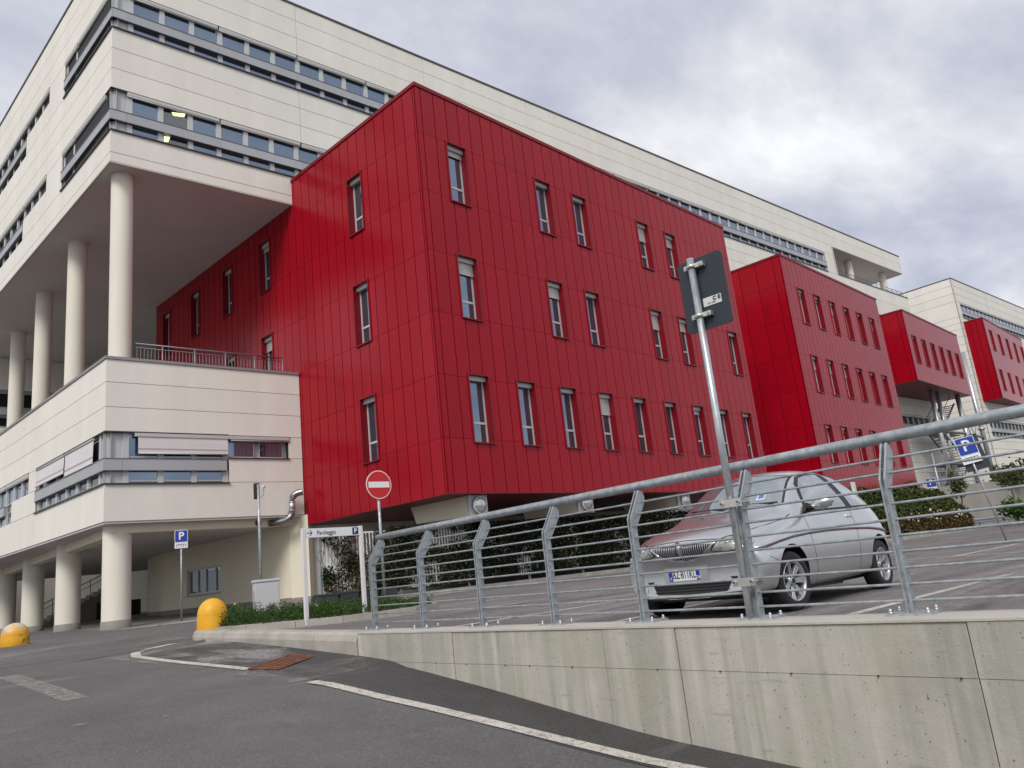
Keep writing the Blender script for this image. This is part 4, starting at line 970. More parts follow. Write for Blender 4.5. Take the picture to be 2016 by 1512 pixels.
# no-entry sign
ne = tag(empty('no_entry_sign', (9.85, 13.5, plz(9.85, 13.5)), math.atan2(-9.85, 13.5) + math.radians(30)), 'round red no entry sign with white bar on a grey pole', 'road sign')
mb = MB(); mb.tube([(0, 0, -.05), (0, 0, 2.62)], .03, 12); mb.build('pole', 'galv', ne)
def disc(r, cz): return [(r * math.cos(6.2832 * k / 48), cz + r * math.sin(6.2832 * k / 48)) for k in range(48)]
a = plate(ne, 'disc', disc(.30, 2.47), -.055, .012, 'sign_white'); plate(a, 'red_field', disc(.283, 2.47), -.0575, .002, 'sign_red')
plate(a, 'bar', rounded(.50, .125, .004, cz=2.47), -.0600, .002, 'sign_white')
mb = MB()
for z in (2.35, 2.6): mb.box(-.05, .05, -.042, .03, z - .02, z + .02)
mb.build('clamp', 'zinc_clamp', ne)

# Parcheggio finger board between two white posts
A, B = Vector((7.26, 12.2, 0)), Vector((8.42, 12.16, 0))
wy = tag(empty('wayfinding_sign', (A.x, A.y, plz(7.26, 12.2)), math.atan2(B.y - A.y, B.x - A.x)), 'white Parcheggio direction board on two white posts in the planting island', 'sign')
Ld = (B - A).length; H = 1.53
for x in (0, Ld):
    mb = MB(); mb.box(x - .035, x + .035, -.03, .03, -.1, H); bevel(mb.build('post', 'post_white', wy), .01)
mb = MB(); mb.box(.036, Ld - .036, -.022, .022, H - .165, H - .01); bd = mb.build('board', 'sign_white', wy)
text('lettering', 'Parcheggio', .108, 'ink', bd, (.445, -.0235, H - .092), (RX, 0, 0), .001, .80)
mb = MB(); y = -.0238; zc = H - .088
mb.box(.065, .15, y, y + .001, zc - .007, zc + .007)
for s_ in (1, -1): mb.add([(.108, y, zc + s_ * .050), (.126, y, zc + s_ * .050), (.167, y, zc), (.149, y, zc)], [(0, 1, 2, 3)])
mb.build('arrow', 'ink', bd)
mb = MB(); mb.box(Ld - .185, Ld - .06, -.0245, -.0225, H - .150, H - .025); pp = mb.build('blue_square', 'sign_navy', bd)
text('letter_p', 'P', .115, 'sign_white', pp, (Ld - .122, -.0262, H - .0875), (RX, 0, 0), .003)

# big sign seen from behind, clamped to the railing
p6 = Vector((FX(PY[5]) - .075, PY[5] + .035, ZT))
bs = tag(empty('traffic_sign', tuple(p6 + Vector((0, 0, .0)))), 'dark back of a road sign on a tall galvanised pole clamped to the railing', 'road sign')
mb = MB(); mb.tube([(0, 0, .02), (0, 0, 2.80)], .028, 16); mb.build('pole', 'galv_bright', bs)
mb = MB(); mb.slab([(.045, x, z) for x, z in rounded(.40, .60, .035, cx=-.05, cz=2.505)], (.014, 0, 0)); pnl = mb.build('panel', 'sign_back', bs)
mb = MB(); mb.slab([(.040, -.19 + .0, 2.385), (.040, -.03, 2.385), (.040, -.03, 2.455), (.040, -.19, 2.455)], (.003, 0, 0)); stk = mb.build('sticker', 'sticker', pnl)
text('lettering', 'C E', .045, 'ink', stk, (.0385, -.150, 2.43), (RX, 0, -RX), .002)
text('lettering', '1471-CPR', .018, 'ink', stk, (.0385, -.10, 2.402), (RX, 0, -RX), .0)
for z in (2.315, 2.73):
    mb = MB(); mb.tube([(0, 0, z - .016), (0, 0, z + .016)], .036, 16); mb.box(-.008, .035, .032, .065, z - .018, z + .018); mb.box(-.008, .035, -.105, -.032, z - .018, z + .018); cl = mb.build('clamp', 'zinc_clamp', bs)
    mb = MB(); mb.tube([(-.016, -.08, z), (-.006, -.08, z)], .012, 6); mb.tube([(-.016, .05, z), (-.006, .05, z)], .012, 6); mb.build('bolt', 'galv_bright', cl)
for z in (.84, .27):
    mb = MB(); mb.box(-.045, -.033, -.10, .075, z - .03, z + .03); mb.box(.10, .112, -.10, .075, z - .03, z + .03); cl = mb.build('clamp', 'zinc_clamp', bs)
    mb = MB()
    for y_ in (-.08, .055): mb.tube([(-.06, y_, z), (.125, y_, z)], .008, 8); mb.tube([(-.060, y_, z), (-.045, y_, z)], .016, 6)
    mb.build('bolt', 'galv_bright', cl)

# yellow domes
def dome(loc, r, h, m_, label):
    t = tag(empty('dome_bollard', loc), label, 'bollard', 'yellow concrete domes')
    prof = [(r * .97, 0), (r, .02), (r * .985, h * .30), (r * .95, h * .52)]
    for i in range(1, 10): a = math.pi / 2 * i / 9; prof.append((r * .95 * math.cos(a), h * .52 + h * .48 * math.sin(a)))
    mb = MB(); mb.lathe(prof, 36); mb.build('body', m_, t)
    mb = MB(); mb.lathe([(r * .955, h * .50), (r * .967, h * .515), (r * .955, h * .53)], 36); mb.build('seam', m_, t)
    return t
dome((6.44, 13.98, -.475), .265, .575, 'dome_yellow', 'clean yellow concrete dome on the kerb nose beside the weeds')
dome((5.26, 21.7, rampz(21.7) - .01), .30, .53, 'dome_scuffed', 'scuffed yellow dome with a white worn top in the road')
dome((5.05, 23.4, rampz(23.4) - .01), .30, .53, 'dome_scuffed', 'yellow dome half cut off by the left picture edge')

# white cabinet
cb = tag(empty('utility_cabinet', (8.70, 16.25, plz(8.7, 16.2)), math.radians(-18)), 'white roadside utility cabinet behind the weeds', 'cabinet')
mb = MB(); mb.box(-.26, .26, -.17, .17, 0, .70); bevel(mb.build('body', 'cabinet', cb), .012)
mb = MB(); mb.box(-.28, .28, -.19, .19, .70, .755); bevel(mb.build('lid', 'cabinet', cb), .012)
mb = MB(); mb.box(-.268, -.262, -.05, -.03, .30, .52); mb.build('handle', 'steel_dark', cb)
mb = MB(); mb.box(-.235, .235, -.176, -.171, .05, .66); mb.build('door', 'cabinet', cb)
# pole with a black device and a small bracket camera
cp = tag(empty('camera_pole', (8.98, 17.0, plz(9, 17)), math.radians(-25)), 'slim grey pole carrying a black box and a small camera', 'pole')
mb = MB(); mb.tube([(0, 0, 0), (0, 0, 1.6), (0, 0, 2.95)], [.032, .03, .028], 12); mb.build('pole', 'galv', cp)
mb = MB(); mb.box(-.10, .035, .03, .14, 2.62, 2.99); bevel(mb.build('black_box', 'plastic_black', cp), .01)
mb = MB(); mb.tube([(.03, 0, 2.62), (.12, 0, 2.70), (.13, 0, 2.84)], .008, 6); mb.tube([(.0, 0, 2.80), (.12, 0, 2.83)], .008, 6); br = mb.build('bracket', 'alu', cp)
mb = MB(); mb.tube([(.10, -.06, 2.89), (.14, .06, 2.89)], .028, 10); mb.tube([(.12, 0, 2.80), (.12, 0, 2.86)], .02, 8); mb.build('small_camera', 'post_white', cp)

# ------------------------------------------------------------------ trellis with ivy
def TY(x): return 19.25 - .105 * (x - 12.0)
tk = tag(empty('trellis_kerb', (12, 19, -.4)), kind='structure')
for i in range(24):
    x0 = 11.7 + i; mb = MB(); mb.prism([(x0 + .004, TY(x0) - .24), (x0 + .996, TY(x0 + 1) - .24), (x0 + .996, TY(x0 + 1) - .10), (x0 + .004, TY(x0) - .10)], -.7, -.31 + .0); mb.build('kerb_stone', 'kerb_stone', tk, -Vector(tk.location))
mb = MB(); mb.prism([(11.7, TY(11.7) - .1), (36, TY(36) - .1), (36, TY(36) + .6), (11.7, TY(11.7) + .6)], -.7, -.33); tag(mb.build('planting_strip', 'soil'), kind='structure')
trl = tag(empty('trellis_fence', (12, TY(12), -.3)), 'long white slatted trellis overgrown with dark ivy below the red wing', 'fence')
T0 = -Vector(trl.location); ZB, ZTp = -.16, 1.56
mb = MB(); mb.box(-.016, .016, -.008, .008, 0, ZTp - ZB); sm_ = mb.mesh('slat', 'slat_white')
for i in range(75): x = 12.05 + i * .105; put('slat', sm_, trl, Vector((x, TY(x), ZB)) + T0)
mb = MB()
for i in range(75, 215): x = 12.05 + i * .105; mb.box(x - .016, x + .016, TY(x) - .008, TY(x) + .008, ZB, ZTp)
tag(mb.build('slat_field', 'slat_white', trl, T0), kind='stuff')
for z in (ZB + .02, .7, ZTp - .03):
    mb = MB(); mb.hexa([(12, TY(12) + .01, z), (34.6, TY(34.6) + .01, z), (34.6, TY(34.6) + .04, z), (12, TY(12) + .04, z)], [(12, TY(12) + .01, z + .04), (34.6, TY(34.6) + .01, z + .04), (34.6, TY(34.6) + .04, z + .04), (12, TY(12) + .04, z + .04)]); mb.build('rail', 'slat_white', trl, T0)
for i in range(10):
    x = 12 + i * 2.5; mb = MB(); mb.box(x - .03, x + .03, TY(x) + .045, TY(x) + .105, -.4, ZTp + .04); mb.build('post', 'galv', trl, T0)
for i in range(4):
    x = 11.85 + i * .62; b_ = tag(empty('planter_box', (x, TY(x) - .42, -.30), math.radians(-6)), ('dark plastic planter trough at the trellis end', 'second dark planter trough from the trellis end', 'third dark planter trough below the trellis', 'fourth dark planter trough below the trellis')[i], 'planter', 'planter troughs')
    mb = MB(); mb.hexa([(-.25, -.10, 0), (.25, -.10, 0), (.25, .10, 0), (-.25, .10, 0)], [(-.29, -.14, .24), (.29, -.14, .24), (.29, .14, .24), (-.29, .14, .24)]); mb.build('trough', 'planter_plastic', b_)
    mb = MB(); mb.box(-.305, .305, -.155, .155, .21, .245); mb.build('rim', 'planter_plastic', b_)

def leaves(mb, n, place, size, droop=.5):
    for _ in range(n):
        p, s_ = place(), size * random.uniform(.6, 1.35)
        a = Vector((random.gauss(0, 1), random.gauss(0, 1), random.gauss(0, .8))).normalized()
        b = a.cross(Vector((random.gauss(0, 1), random.gauss(0, 1), random.gauss(0, 1)))).normalized(); p = Vector(p)
        mb.v += [tuple(p - a * s_ * .5), tuple(p + b * s_ * .36), tuple(p + a * s_ * .55), tuple(p - b * s_ * .36)]
        k = len(mb.v) - 4; mb.f.append((k, k + 1, k + 2, k + 3)); mb.m.append(0); mb.sm.append(False)
from mathutils import noise as mn_
def ivy_density(x, z):
    d = mn_.noise(Vector((x * .9, z * 1.2, 3.1))) + .5 * mn_.noise(Vector((x * 2.7, z * 2.1, 7.7)))
    base = interp(x, [12, 13.4, 14.2, 15.2, 16.5, 34], [-.1, -.02, .62, .5, .85, 1.0])
    if abs(x - 13.95) < .3: base = max(base, .7)
    if 15.0 < x < 15.75 and z < .55: base = .12
    if 18.9 < x < 19.5 and z < .45: base = .2
    return base + d
mb = MB()
def ivy_spot():
    while True:
        x = 12 + 22.6 * random.random() ** 1.25; z = random.uniform(ZB - .05, ZTp + .1)
        if ivy_density(x, z) > random.random() * 1.05: return (x, TY(x) - .03 - abs(random.gauss(0, .055)) + (.02 if random.random() < .3 else 0), z)
leaves(mb, 52000, ivy_spot, .082)
tag(mb.build('ivy', 'ivy_leaf'), 'dark green ivy covering the white trellis', 'ivy', kind='stuff')
mb = MB()
def dry_spot():
    while True:
        x = random.uniform(11.98, 14.6); z = random.uniform(ZB, ZTp)
        if mn_.noise(Vector((x * 1.5, z * 1.0, 9.1))) + (.5 - .35 * (z - ZB)) > random.random() * 1.3: return (x, TY(x) - .03 - abs(random.gauss(0, .04)), z)
leaves(mb, 2600, dry_spot, .06)
for _ in range(50):
    x = random.uniform(12, 14.8); z = ZB; P = []
    while z < ZTp: P.append((x, TY(x) - .03, z)); x += random.gauss(0, .05); z += .14
    mb.tube(P, .006, 4)
tag(mb.build('dry_ivy', 'ivy_dry'), 'brown half dry climber on the left end of the trellis', 'climber', kind='stuff')
# weeds in the planting island
mb = MB()
def in_poly(x, y, P):
    r = False
    for (x0, y0), (x1, y1) in zip(P, P[1:] + P[:1]):
        if (y0 > y) != (y1 > y) and x < (x1 - x0) * (y - y0) / (y1 - y0) + x0: r = not r
    return r
clumps = []
while len(clumps) < 430:
    x, y = random.uniform(6.1, 10.6), random.uniform(11.7, 18.2)
    if in_poly(x, y, KP) and in_poly(x + .08, y + .05, KP) and (x + .6 * y) < 18.6 and random.random() < interp(x + .6 * y, [14.5, 15.5, 17, 18.6], [1, 1, .8, .15]): clumps.append((x, y, random.uniform(.07, .25) * interp(x, [6.1, 6.8, 8, 10], [1.0, 1.2, 1.1, .8])))
for x, y, h in clumps:
    for s_ in range(random.randint(3, 6)):
        a = random.uniform(0, 6.28); r = random.uniform(.02, .14); hh = h * random.uniform(.6, 1.4); z0 = plz(x, y) - .03
        for _ in range(11):
            t = random.random() ** .7; p = (x + r * t * math.cos(a) + random.gauss(0, .018), y + r * t * math.sin(a) + random.gauss(0, .018), z0 + hh * t + random.gauss(0, .015))
            d = Vector((random.gauss(0, 1), random.gauss(0, 1), random.uniform(-.2, 1.2))).normalized(); e_ = d.cross(Vector((random.gauss(0, 1), random.gauss(0, 1), .3))).normalized(); l = random.uniform(.03, .075); P = Vector(p)
            mb.v += [tuple(P - e_ * .008), tuple(P + e_ * .008), tuple(P + d * l)]; k = len(mb.v) - 3; mb.f.append((k, k + 1, k + 2)); mb.m.append(0); mb.sm.append(False)
tag(mb.build('weeds', 'weed_leaf'), 'feathery green weeds growing in the planting island', 'weeds', kind='stuff')
mb = MB()
for _ in range(11):
    x, y = random.uniform(7.2, 9.8), random.uniform(13.8, 16.5); z = plz(x, y) + random.uniform(.2, .34)
    for k in range(3): leaves(mb, 1, lambda: (x, y, z), .05)
tag(mb.build('yellow_flowers', 'yellow_flower'), 'small yellow flowers among the weeds', 'flowers', kind='stuff')

# ------------------------------------------------------------------ far right: hedge, retaining wall, guard rail, trees, stair tower
hd = tag(empty('hedge', (47, 15, -.5)), 'big clipped hedge with brown lower leaves in front of the second red wing', 'hedge')
H0 = -Vector(hd.location)
def hz(x): return interp(x, [38, 50, 52, 55.5, 56.5], [2.0, 1.95, 1.7, .6, .2]) + .18 * mn_.noise(Vector((x * .8, 2.2, 0)))
mb = MB()
for i in range(17): x = 38.4 + i; mb.box(x, x + 1, 14.6, 15.4, -.6, hz(x + .5) - .3)
mb.build('inner_mass', 'ivy_leaf', hd, H0)
def hs():
    x = random.uniform(38, 56); zt = hz(x)
    k = random.random()
    if k < .7: return (x, 14.25 + abs(random.gauss(0, .15)) - .08 * mn_.noise(Vector((x * 2, 1, 1))), lerp(-.1, zt, random.random() ** .8))
    if k < .9: return (x, random.uniform(14.2, 15.8), zt + random.gauss(0, .06))
    return (37.9 + abs(random.gauss(0, .15)), random.uniform(14.2, 15.8), random.uniform(-.4, zt))
mb = MB(); leaves(mb, 21000, hs, .15); o = tag(mb.build('foliage', 'hedge_leaf', hd, H0), kind='stuff')
mb = MB(); leaves(mb, 6000, lambda: (random.uniform(38, 56), 14.15 + abs(random.gauss(0, .2)), -.5 + abs(random.gauss(0, .55))), .15); tag(mb.build('brown_foliage', 'hedge_brown', hd, H0), kind='stuff')
mb = MB(); leaves(mb, 55, lambda: (random.uniform(44, 55), 14.05 + abs(random.gauss(0, .1)), random.uniform(.2, .9)), .14); tag(mb.build('blossom', 'pink_flower', hd, H0), kind='stuff')
hk = tag(empty('hedge_kerb', (47, 13.9, -.5)), kind='structure')
for i in range(24): x = 37 + i; mb = MB(); mb.box(x + .005, x + .995, 13.75, 13.95, -.8, -.36); mb.build('kerb_stone', 'kerb_stone', hk, -Vector(hk.location))

RW = [(56.2, 16.2), (62, 14.6), (70, 12.4), (80, 9.6), (95, 5.5)]
rw = tag(empty('far_retaining_wall', (60, 15, -.5)), 'grey concrete retaining wall beyond the car park on the right', 'wall')
for a, b in zip(RW, RW[1:]):
    n = round(math.dist(a, b) / 2.4)
    for i in range(n):
        p = Vector(a).lerp(Vector(b), i / n); q = Vector(a).lerp(Vector(b), (i + 1) / n); d = (q - p).normalized(); nn = Vector((-d.y, d.x)) * .3; p += d * .012; q -= d * .012
        zt = 2.45 + .02 * (p.x - 56); mb = MB(); mb.prism([tuple(p), tuple(q), tuple(q + nn), tuple(p + nn)], -.9, zt + random.uniform(-.02, .02)); mb.build('concrete_panel', 'concrete_far', rw, -Vector(rw.location))
mb = MB(); mb.prism([(56.2, 16.45), (62, 14.85), (70, 12.65), (80, 9.85), (95, 5.8), (140, 5), (140, 60), (56.2, 60)], 1.2, 2.3); tag(mb.build('upper_ground', 'paving_dark'), kind='structure')
gd = tag(empty('guard_rail', (60, 13.8, -.5)), 'grey corrugated steel guard rail at the foot of the far concrete wall', 'guard rail')
GP = [(56.6, 15.0), (62, 13.5), (70, 11.3), (80, 8.5), (92, 5.2)]
sec = [(.0, -.155), (.07, -.11), (.07, -.05), (.0, -.01), (.0, .01), (.07, .05), (.07, .11), (.0, .155)]
for a, b in zip(GP, GP[1:]):
    d = Vector((b[0] - a[0], b[1] - a[1])).normalized(); n = Vector((d.y, -d.x)); mb = MB(); vs = []
    for p in (a, b): vs += [(p[0] + n.x * o_, p[1] + n.y * o_, .02 + z) for o_, z in sec]
    mb.add(vs, [(i, i + 1, 9 + i, 8 + i) for i in range(7)]); mb.build('beam', 'galv', gd, -Vector(gd.location))
    for i in range(int(math.dist(a, b) / 2)):
        p = Vector(a) + d * i * 2; mb = MB(); mb.box(p.x - .05, p.x + .05, p.y + .0, p.y + .1, -.7, .15); mb.build('post', 'galv', gd, -Vector(gd.location))

def tree(name, label, loc, h, crown, n, lm='tree_leaf', trunk=.05, cat='tree', ls=.13, grp=None, layers=False):
    t = tag(empty(name, loc), label, cat, grp); mb = MB(); P = [(random.gauss(0, .03) * k, random.gauss(0, .03) * k, h * k / 6) for k in range(7)]
    mb.tube(P, [trunk * (1.15 - k / 7) for k in range(7)], 7)
    cx, cz, rx, rz = crown
    for _ in range(9):
        a = random.uniform(0, 6.28); z = cz - rz * .6 + random.random() * rz; mb.tube([(0, 0, z), (rx * .5 * math.cos(a), rx * .5 * math.sin(a), z + rz * .25), (rx * .85 * math.cos(a), rx * .85 * math.sin(a), z + rz * .5)], [trunk * .5, trunk * .3, trunk * .15], 5)
    mb.build('trunk', 'bark', t); mb = MB(); blobs = []
    for _ in range(16):
        v = Vector((random.gauss(0, 1), random.gauss(0, 1), random.gauss(0, 1))).normalized() * random.random() ** .4; blobs.append(Vector((v.x * rx, v.y * rx, cz + v.z * rz)))
    def sp():
        b = random.choice(blobs); r = .38 * rx; return (b.x + random.gauss(0, r * .6), b.y + random.gauss(0, r * .6), b.z + random.gauss(0, r * .6))
    leaves(mb, n, sp, ls); tag(mb.build('crown', lm, t), kind='stuff'); return t
tree('young_tree', 'slender young tree in front of the far concrete wall', (54.3, 14.3, -.4), 3.9, (0, 2.7, .48, 1.0), 900, trunk=.05)
tree('young_tree', 'lollipop young tree near the right picture edge', (56.6, 11.9, -.5), 3.7, (0, 3.0, .85, .55), 1100, trunk=.05)
tree('shrub', 'bright green shrub below the lollipop tree by the guard rail', (56.4, 11.7, -.5), 1.2, (0, .95, .85, .6), 900, lm='bush_leaf', cat='shrub', ls=.2, trunk=.03)
tree('shrub', 'reddish shrub rising behind the hedge by the red wall', (51.5, 16.0, -.5), 2.9, (0, 2.7, .6, .6), 600, lm='hedge_brown', cat='shrub', trunk=.04)
tree('shrub', 'olive bush on top of the far concrete wall', (66, 13.9, 2.4), 1.0, (0, .6, 1.6, .7), 900, lm='tree_leaf', cat='shrub', ls=.25)

# steel stair tower under the small red wing
stw = tag(empty('stair_tower', (70, 18, 2.3)), 'open steel stair tower with tall pipe columns under the small red wing', 'stair')
S0 = -Vector(stw.location)
for (x, y, zt, r) in ((67.6, 18, 10.47, .17), (69.3, 18, 10.47, .17), (73.4, 17.6, 10.47, .2), (79.6, 17.8, 15.2, .2)):
    mb = MB(); mb.tube([(x, y, 2.2), (x, y, zt)], r, 14); mb.tube([(x, y, 7.9), (x, y, 8.1)], r * 1.6, 14); mb.build('column', 'galv_bright', stw, S0)
for z in (4.6, 7.2):
    mb = MB(); mb.tube([(67.6, 18, z), (73.4, 17.6, z), (79.6, 17.8, z)], .11, 8); mb.build('cross_beam', 'steel_dark', stw, S0)
    mb = MB(); mb.box(67.6, 73.6, 18.1, 19.4, z - .06, z); mb.build('landing', 'steel_dark', stw, S0)
for k, (xa, xb_, za, zb_) in enumerate(((68, 73, 2.3, 4.6), (73, 68, 4.6, 7.2), (68, 73, 7.2, 9.8))):
    for side in (17.9, 19.0):
        mb = MB(); mb.tube([(xa, side, za), (xb_, side, zb_)], .08, 6); mb.tube([(xa, side, za + 1), (xb_, side, zb_ + 1)], .03, 6); mb.build('stringer', 'steel_dark', stw, S0)
    for i in range(12):
        t_ = (i + .5) / 12; x = lerp(xa, xb_, t_); mb = MB(); mb.box(x - .2, x + .2, 17.95, 18.95, lerp(za, zb_, t_) - .03, lerp(za, zb_, t_)); mb.build('tread', 'steel_dark', stw, S0)
mb = MB()
for (a, b) in (((73.4, 17.6, 4.6), (79.6, 17.8, 9.8)), ((79.6, 17.8, 4.6), (73.4, 17.6, 9.8)), ((73.4, 17.6, 9.8), (76.2, 17.7, 5.2))): mb.tube([a, b], .03, 6)
mb.build('brace', 'steel_dark', stw, S0)
for j, (xa, xb_) in enumerate(((56.6, 62.5), (66, 74))):
    rr = tag(empty('ramp_railing', (xa, 14.5 - j * 2, 2.3)), ('thin metal ramp railing left of the stair tower', 'thin metal railing on the wall right of the stair tower')[j], 'railing'); mb = MB(); yy = lambda x: 16.5 - (x - 56.2) * .278
    for z in (2.75, 3.1, 3.5): mb.tube([(xa, yy(xa), z), (xb_, yy(xb_), z)], .03, 6)
    for i in range(int((xb_ - xa) / 1.0) + 1): mb.tube([(xa + i, yy(xa + i), 2.3), (xa + i, yy(xa + i), 3.5)], .025, 6)
    mb.build('bars', 'galv', rr, -Vector(rr.location))
lp = tag(empty('lamp_post', (50.2, 16.1, -.5)), 'slim white post by the right end of the second red wing', 'post')
mb = MB(); mb.tube([(5.4, -.5, 0), (5.4, -.5, 5.2)], .06, 10); mb.build('pole', 'galv', lp); mb = MB(); mb.box(5.3, 5.5, -.6, -.4, 5.2, 5.35); mb.build('cap', 'steel_dark', lp)
wpst = tag(empty('white_marker_post', (28, 10.6, park(10.6))), 'short white double post behind the car roof', 'post')
for dx_ in (0, .14):
    mb = MB(); mb.box(dx_ - .04, dx_ + .04, -.04, .04, 0, 2.35); mb.build('post', 'post_white', wpst)
# wooded bank across the road behind the photographer (it is what the lower panes mirror)
mb = MB(); random.seed(21)
for i in range(46):
    a = math.radians(170 + i * 2.9); r = random.uniform(46, 62); x, y = r * math.cos(a), r * math.sin(a); h = random.uniform(6, 10.5); z0 = rampz(y) - 1.0
    mb.tube([(x, y, z0), (x + random.gauss(0, .3), y, z0 + h * .6)], [.22, .08], 6)
    for k in range(7):
        b_ = random.uniform(0, 6.28); mb.tube([(x, y, z0 + h * (.3 + .06 * k)), (x + 1.6 * math.cos(b_), y + 1.6 * math.sin(b_), z0 + h * (.5 + .07 * k))], [.07, .02], 4)
    leaves(mb, 420, lambda: (x + random.gauss(0, 1.5), y + random.gauss(0, 1.5), z0 + h * random.uniform(.1, 1.0)), .75)
tag(mb.build('woodland', 'hedge_leaf'), 'wooded bank across the road behind the viewpoint', 'woodland', kind='stuff')
# ================================================================== SILVER HATCHBACK
car = tag(empty('parked_car', (6.885, 4.458, park(4.4)), 0), 'silver three door hatchback parked behind the railing', 'car')
# station: x, plan curvature, bottom z, then (y, z) rings from the sill to the roof centre
ST = [
 (0.02, .20, .225, [(.52, .225), (.66, .27), (.72, .39), (.715, .53), (.57, .615), (.29, .640), (0, .648)]),
 (0.03, .21, .205, [(.58, .205), (.74, .25), (.80, .41), (.79, .585), (.63, .715), (.325, .758), (0, .768)]),
 (0.17, .17, .19, [(.62, .19), (.79, .235), (.835, .44), (.82, .645), (.69, .785), (.355, .832), (0, .843)]),
 (0.42, .11, .185, [(.64, .185), (.805, .225), (.846, .48), (.828, .73), (.725, .848), (.372, .895), (0, .906)]),
 (0.74, .07, .185, [(.65, .185), (.81, .22), (.850, .50), (.832, .80), (.725, .905), (.38, .950), (0, .963)]),
 (1.02, .09, .185, [(.65, .185), (.805, .215), (.846, .51), (.828, .865), (.708, .968), (.39, 1.012), (0, 1.024)]),
 (1.16, .09, .185, [(.65, .185), (.80, .21), (.845, .52), (.822, .90), (.690, 1.045), (.387, 1.11), (0, 1.128)]),
 (1.46, .07, .185, [(.65, .185), (.80, .21), (.845, .52), (.815, .925), (.645, 1.235), (.378, 1.335), (0, 1.36)]),
 (1.74, .05, .185, [(.65, .185), (.80, .21), (.846, .53), (.812, .94), (.622, 1.355), (.37, 1.452), (0, 1.473)]),
 (2.20, 0, .185, [(.65, .185), (.80, .21), (.848, .54), (.812, .955), (.612, 1.392), (.36, 1.483), (0, 1.502)]),
 (2.72, 0, .19, [(.65, .19), (.80, .215), (.848, .55), (.808, .965), (.600, 1.365), (.35, 1.455), (0, 1.475)]),
 (3.10, -.02, .20, [(.65, .20), (.80, .22), (.846, .56), (.798, .968), (.582, 1.275), (.335, 1.36), (0, 1.38)]),
 (3.42, -.06, .22, [(.63, .22), (.79, .24), (.83, .56), (.765, .945), (.552, 1.085), (.315, 1.135), (0, 1.145)]),
 (3.62, -.10, .25, [(.60, .25), (.75, .27), (.79, .54), (.71, .83), (.50, .905), (.29, .935), (0, .94)]),
 (3.72, -.12, .29, [(.55, .29), (.69, .31), (.73, .48), (.66, .64), (.45, .70), (.26, .72), (0, .725)]),
]
bm = bmesh.new(); rings = []
for xs, c, zb, pts in ST:
    half = [(0, zb)] + pts
    R_ = [bm.verts.new((xs + c * (y / .85) ** 2, -y, z)) for y, z in half]
    L_ = [bm.verts.new((xs + c * (y / .85) ** 2, y, z)) for y, z in half[1:-1]]
    rings.append(R_ + L_[::-1])
n = len(rings[0])
for a, b in zip(rings, rings[1:]):
    for i in range(n): bm.faces.new((a[i], b[i], b[(i + 1) % n], a[(i + 1) % n]))
def cap(r, flip):
    h = n // 2
    for i in range(h):
        q = [r[i], r[i + 1], r[n - i - 1], r[(n - i) % n]] if i > 0 else [r[0], r[1], r[n - 1]]
        if i == h - 1: q = [r[h - 1], r[h], r[h + 1]]
        bm.faces.new(q[::-1] if flip else q)
cap(rings[0], False); cap(rings[-1], True)
bmesh.ops.recalc_face_normals(bm, faces=bm.faces)
me = bpy.data.meshes.new('body_shell'); bm.to_mesh(me); bm.free()
me.materials.append(M['car_paint'])
tmp = put('body_shell', me)
md = tmp.modifiers.new('s', 'SUBSURF'); md.levels = 3; md.render_levels = 3
def baked(o, name):
    dg = bpy.context.evaluated_depsgraph_get(); m_ = bpy.data.meshes.new_from_object(o.evaluated_get(dg)); m_.name = name; return m_
shell = baked(tmp, 'body_shell')
bpy.data.objects.remove(tmp)
_b = bmesh.new(); _b.from_mesh(shell); BV = BVHTree.FromBMesh(_b); _b.free()
WX = (.745, 3.115); WR = .288
tmp = put('body_tmp', shell)
for x in WX:
    for s_ in (-1, 1):
        mb = MB(); nn = 48
        ring = [(x + .338 * math.cos(6.28319 * k / nn), WR + .012 + .338 * math.sin(6.28319 * k / nn)) for k in range(nn)]
        mb.slab([(a, s_ * .52, b) for a, b in ring], (0, s_ * .5, 0)); bmx = mb.mesh('cut', 'plastic_black')
        tb = bmesh.new(); tb.from_mesh(bmx); bmesh.ops.recalc_face_normals(tb, faces=tb.faces); tb.to_mesh(bmx); tb.free()
        c_ = put('cut', bmx); bo = tmp.modifiers.new('b', 'BOOLEAN'); bo.object = c_; bo.operation = 'DIFFERENCE'; bo.solver = 'EXACT'
        try: bo.material_mode = 'TRANSFER'
        except Exception: pass
bm_body = baked(tmp, 'body')
for o in [o for o in bpy.data.objects if o.name.startswith('cut') and o.parent is None and o.data and o.data.name.startswith('cut')]: bpy.data.objects.remove(o)
bpy.data.objects.remove(tmp)
body = put('body', bm_body, car)
for p in body.data.polygons: p.use_smooth = True
try: body.data.set_sharp_from_angle(angle=math.radians(38))
except Exception: pass

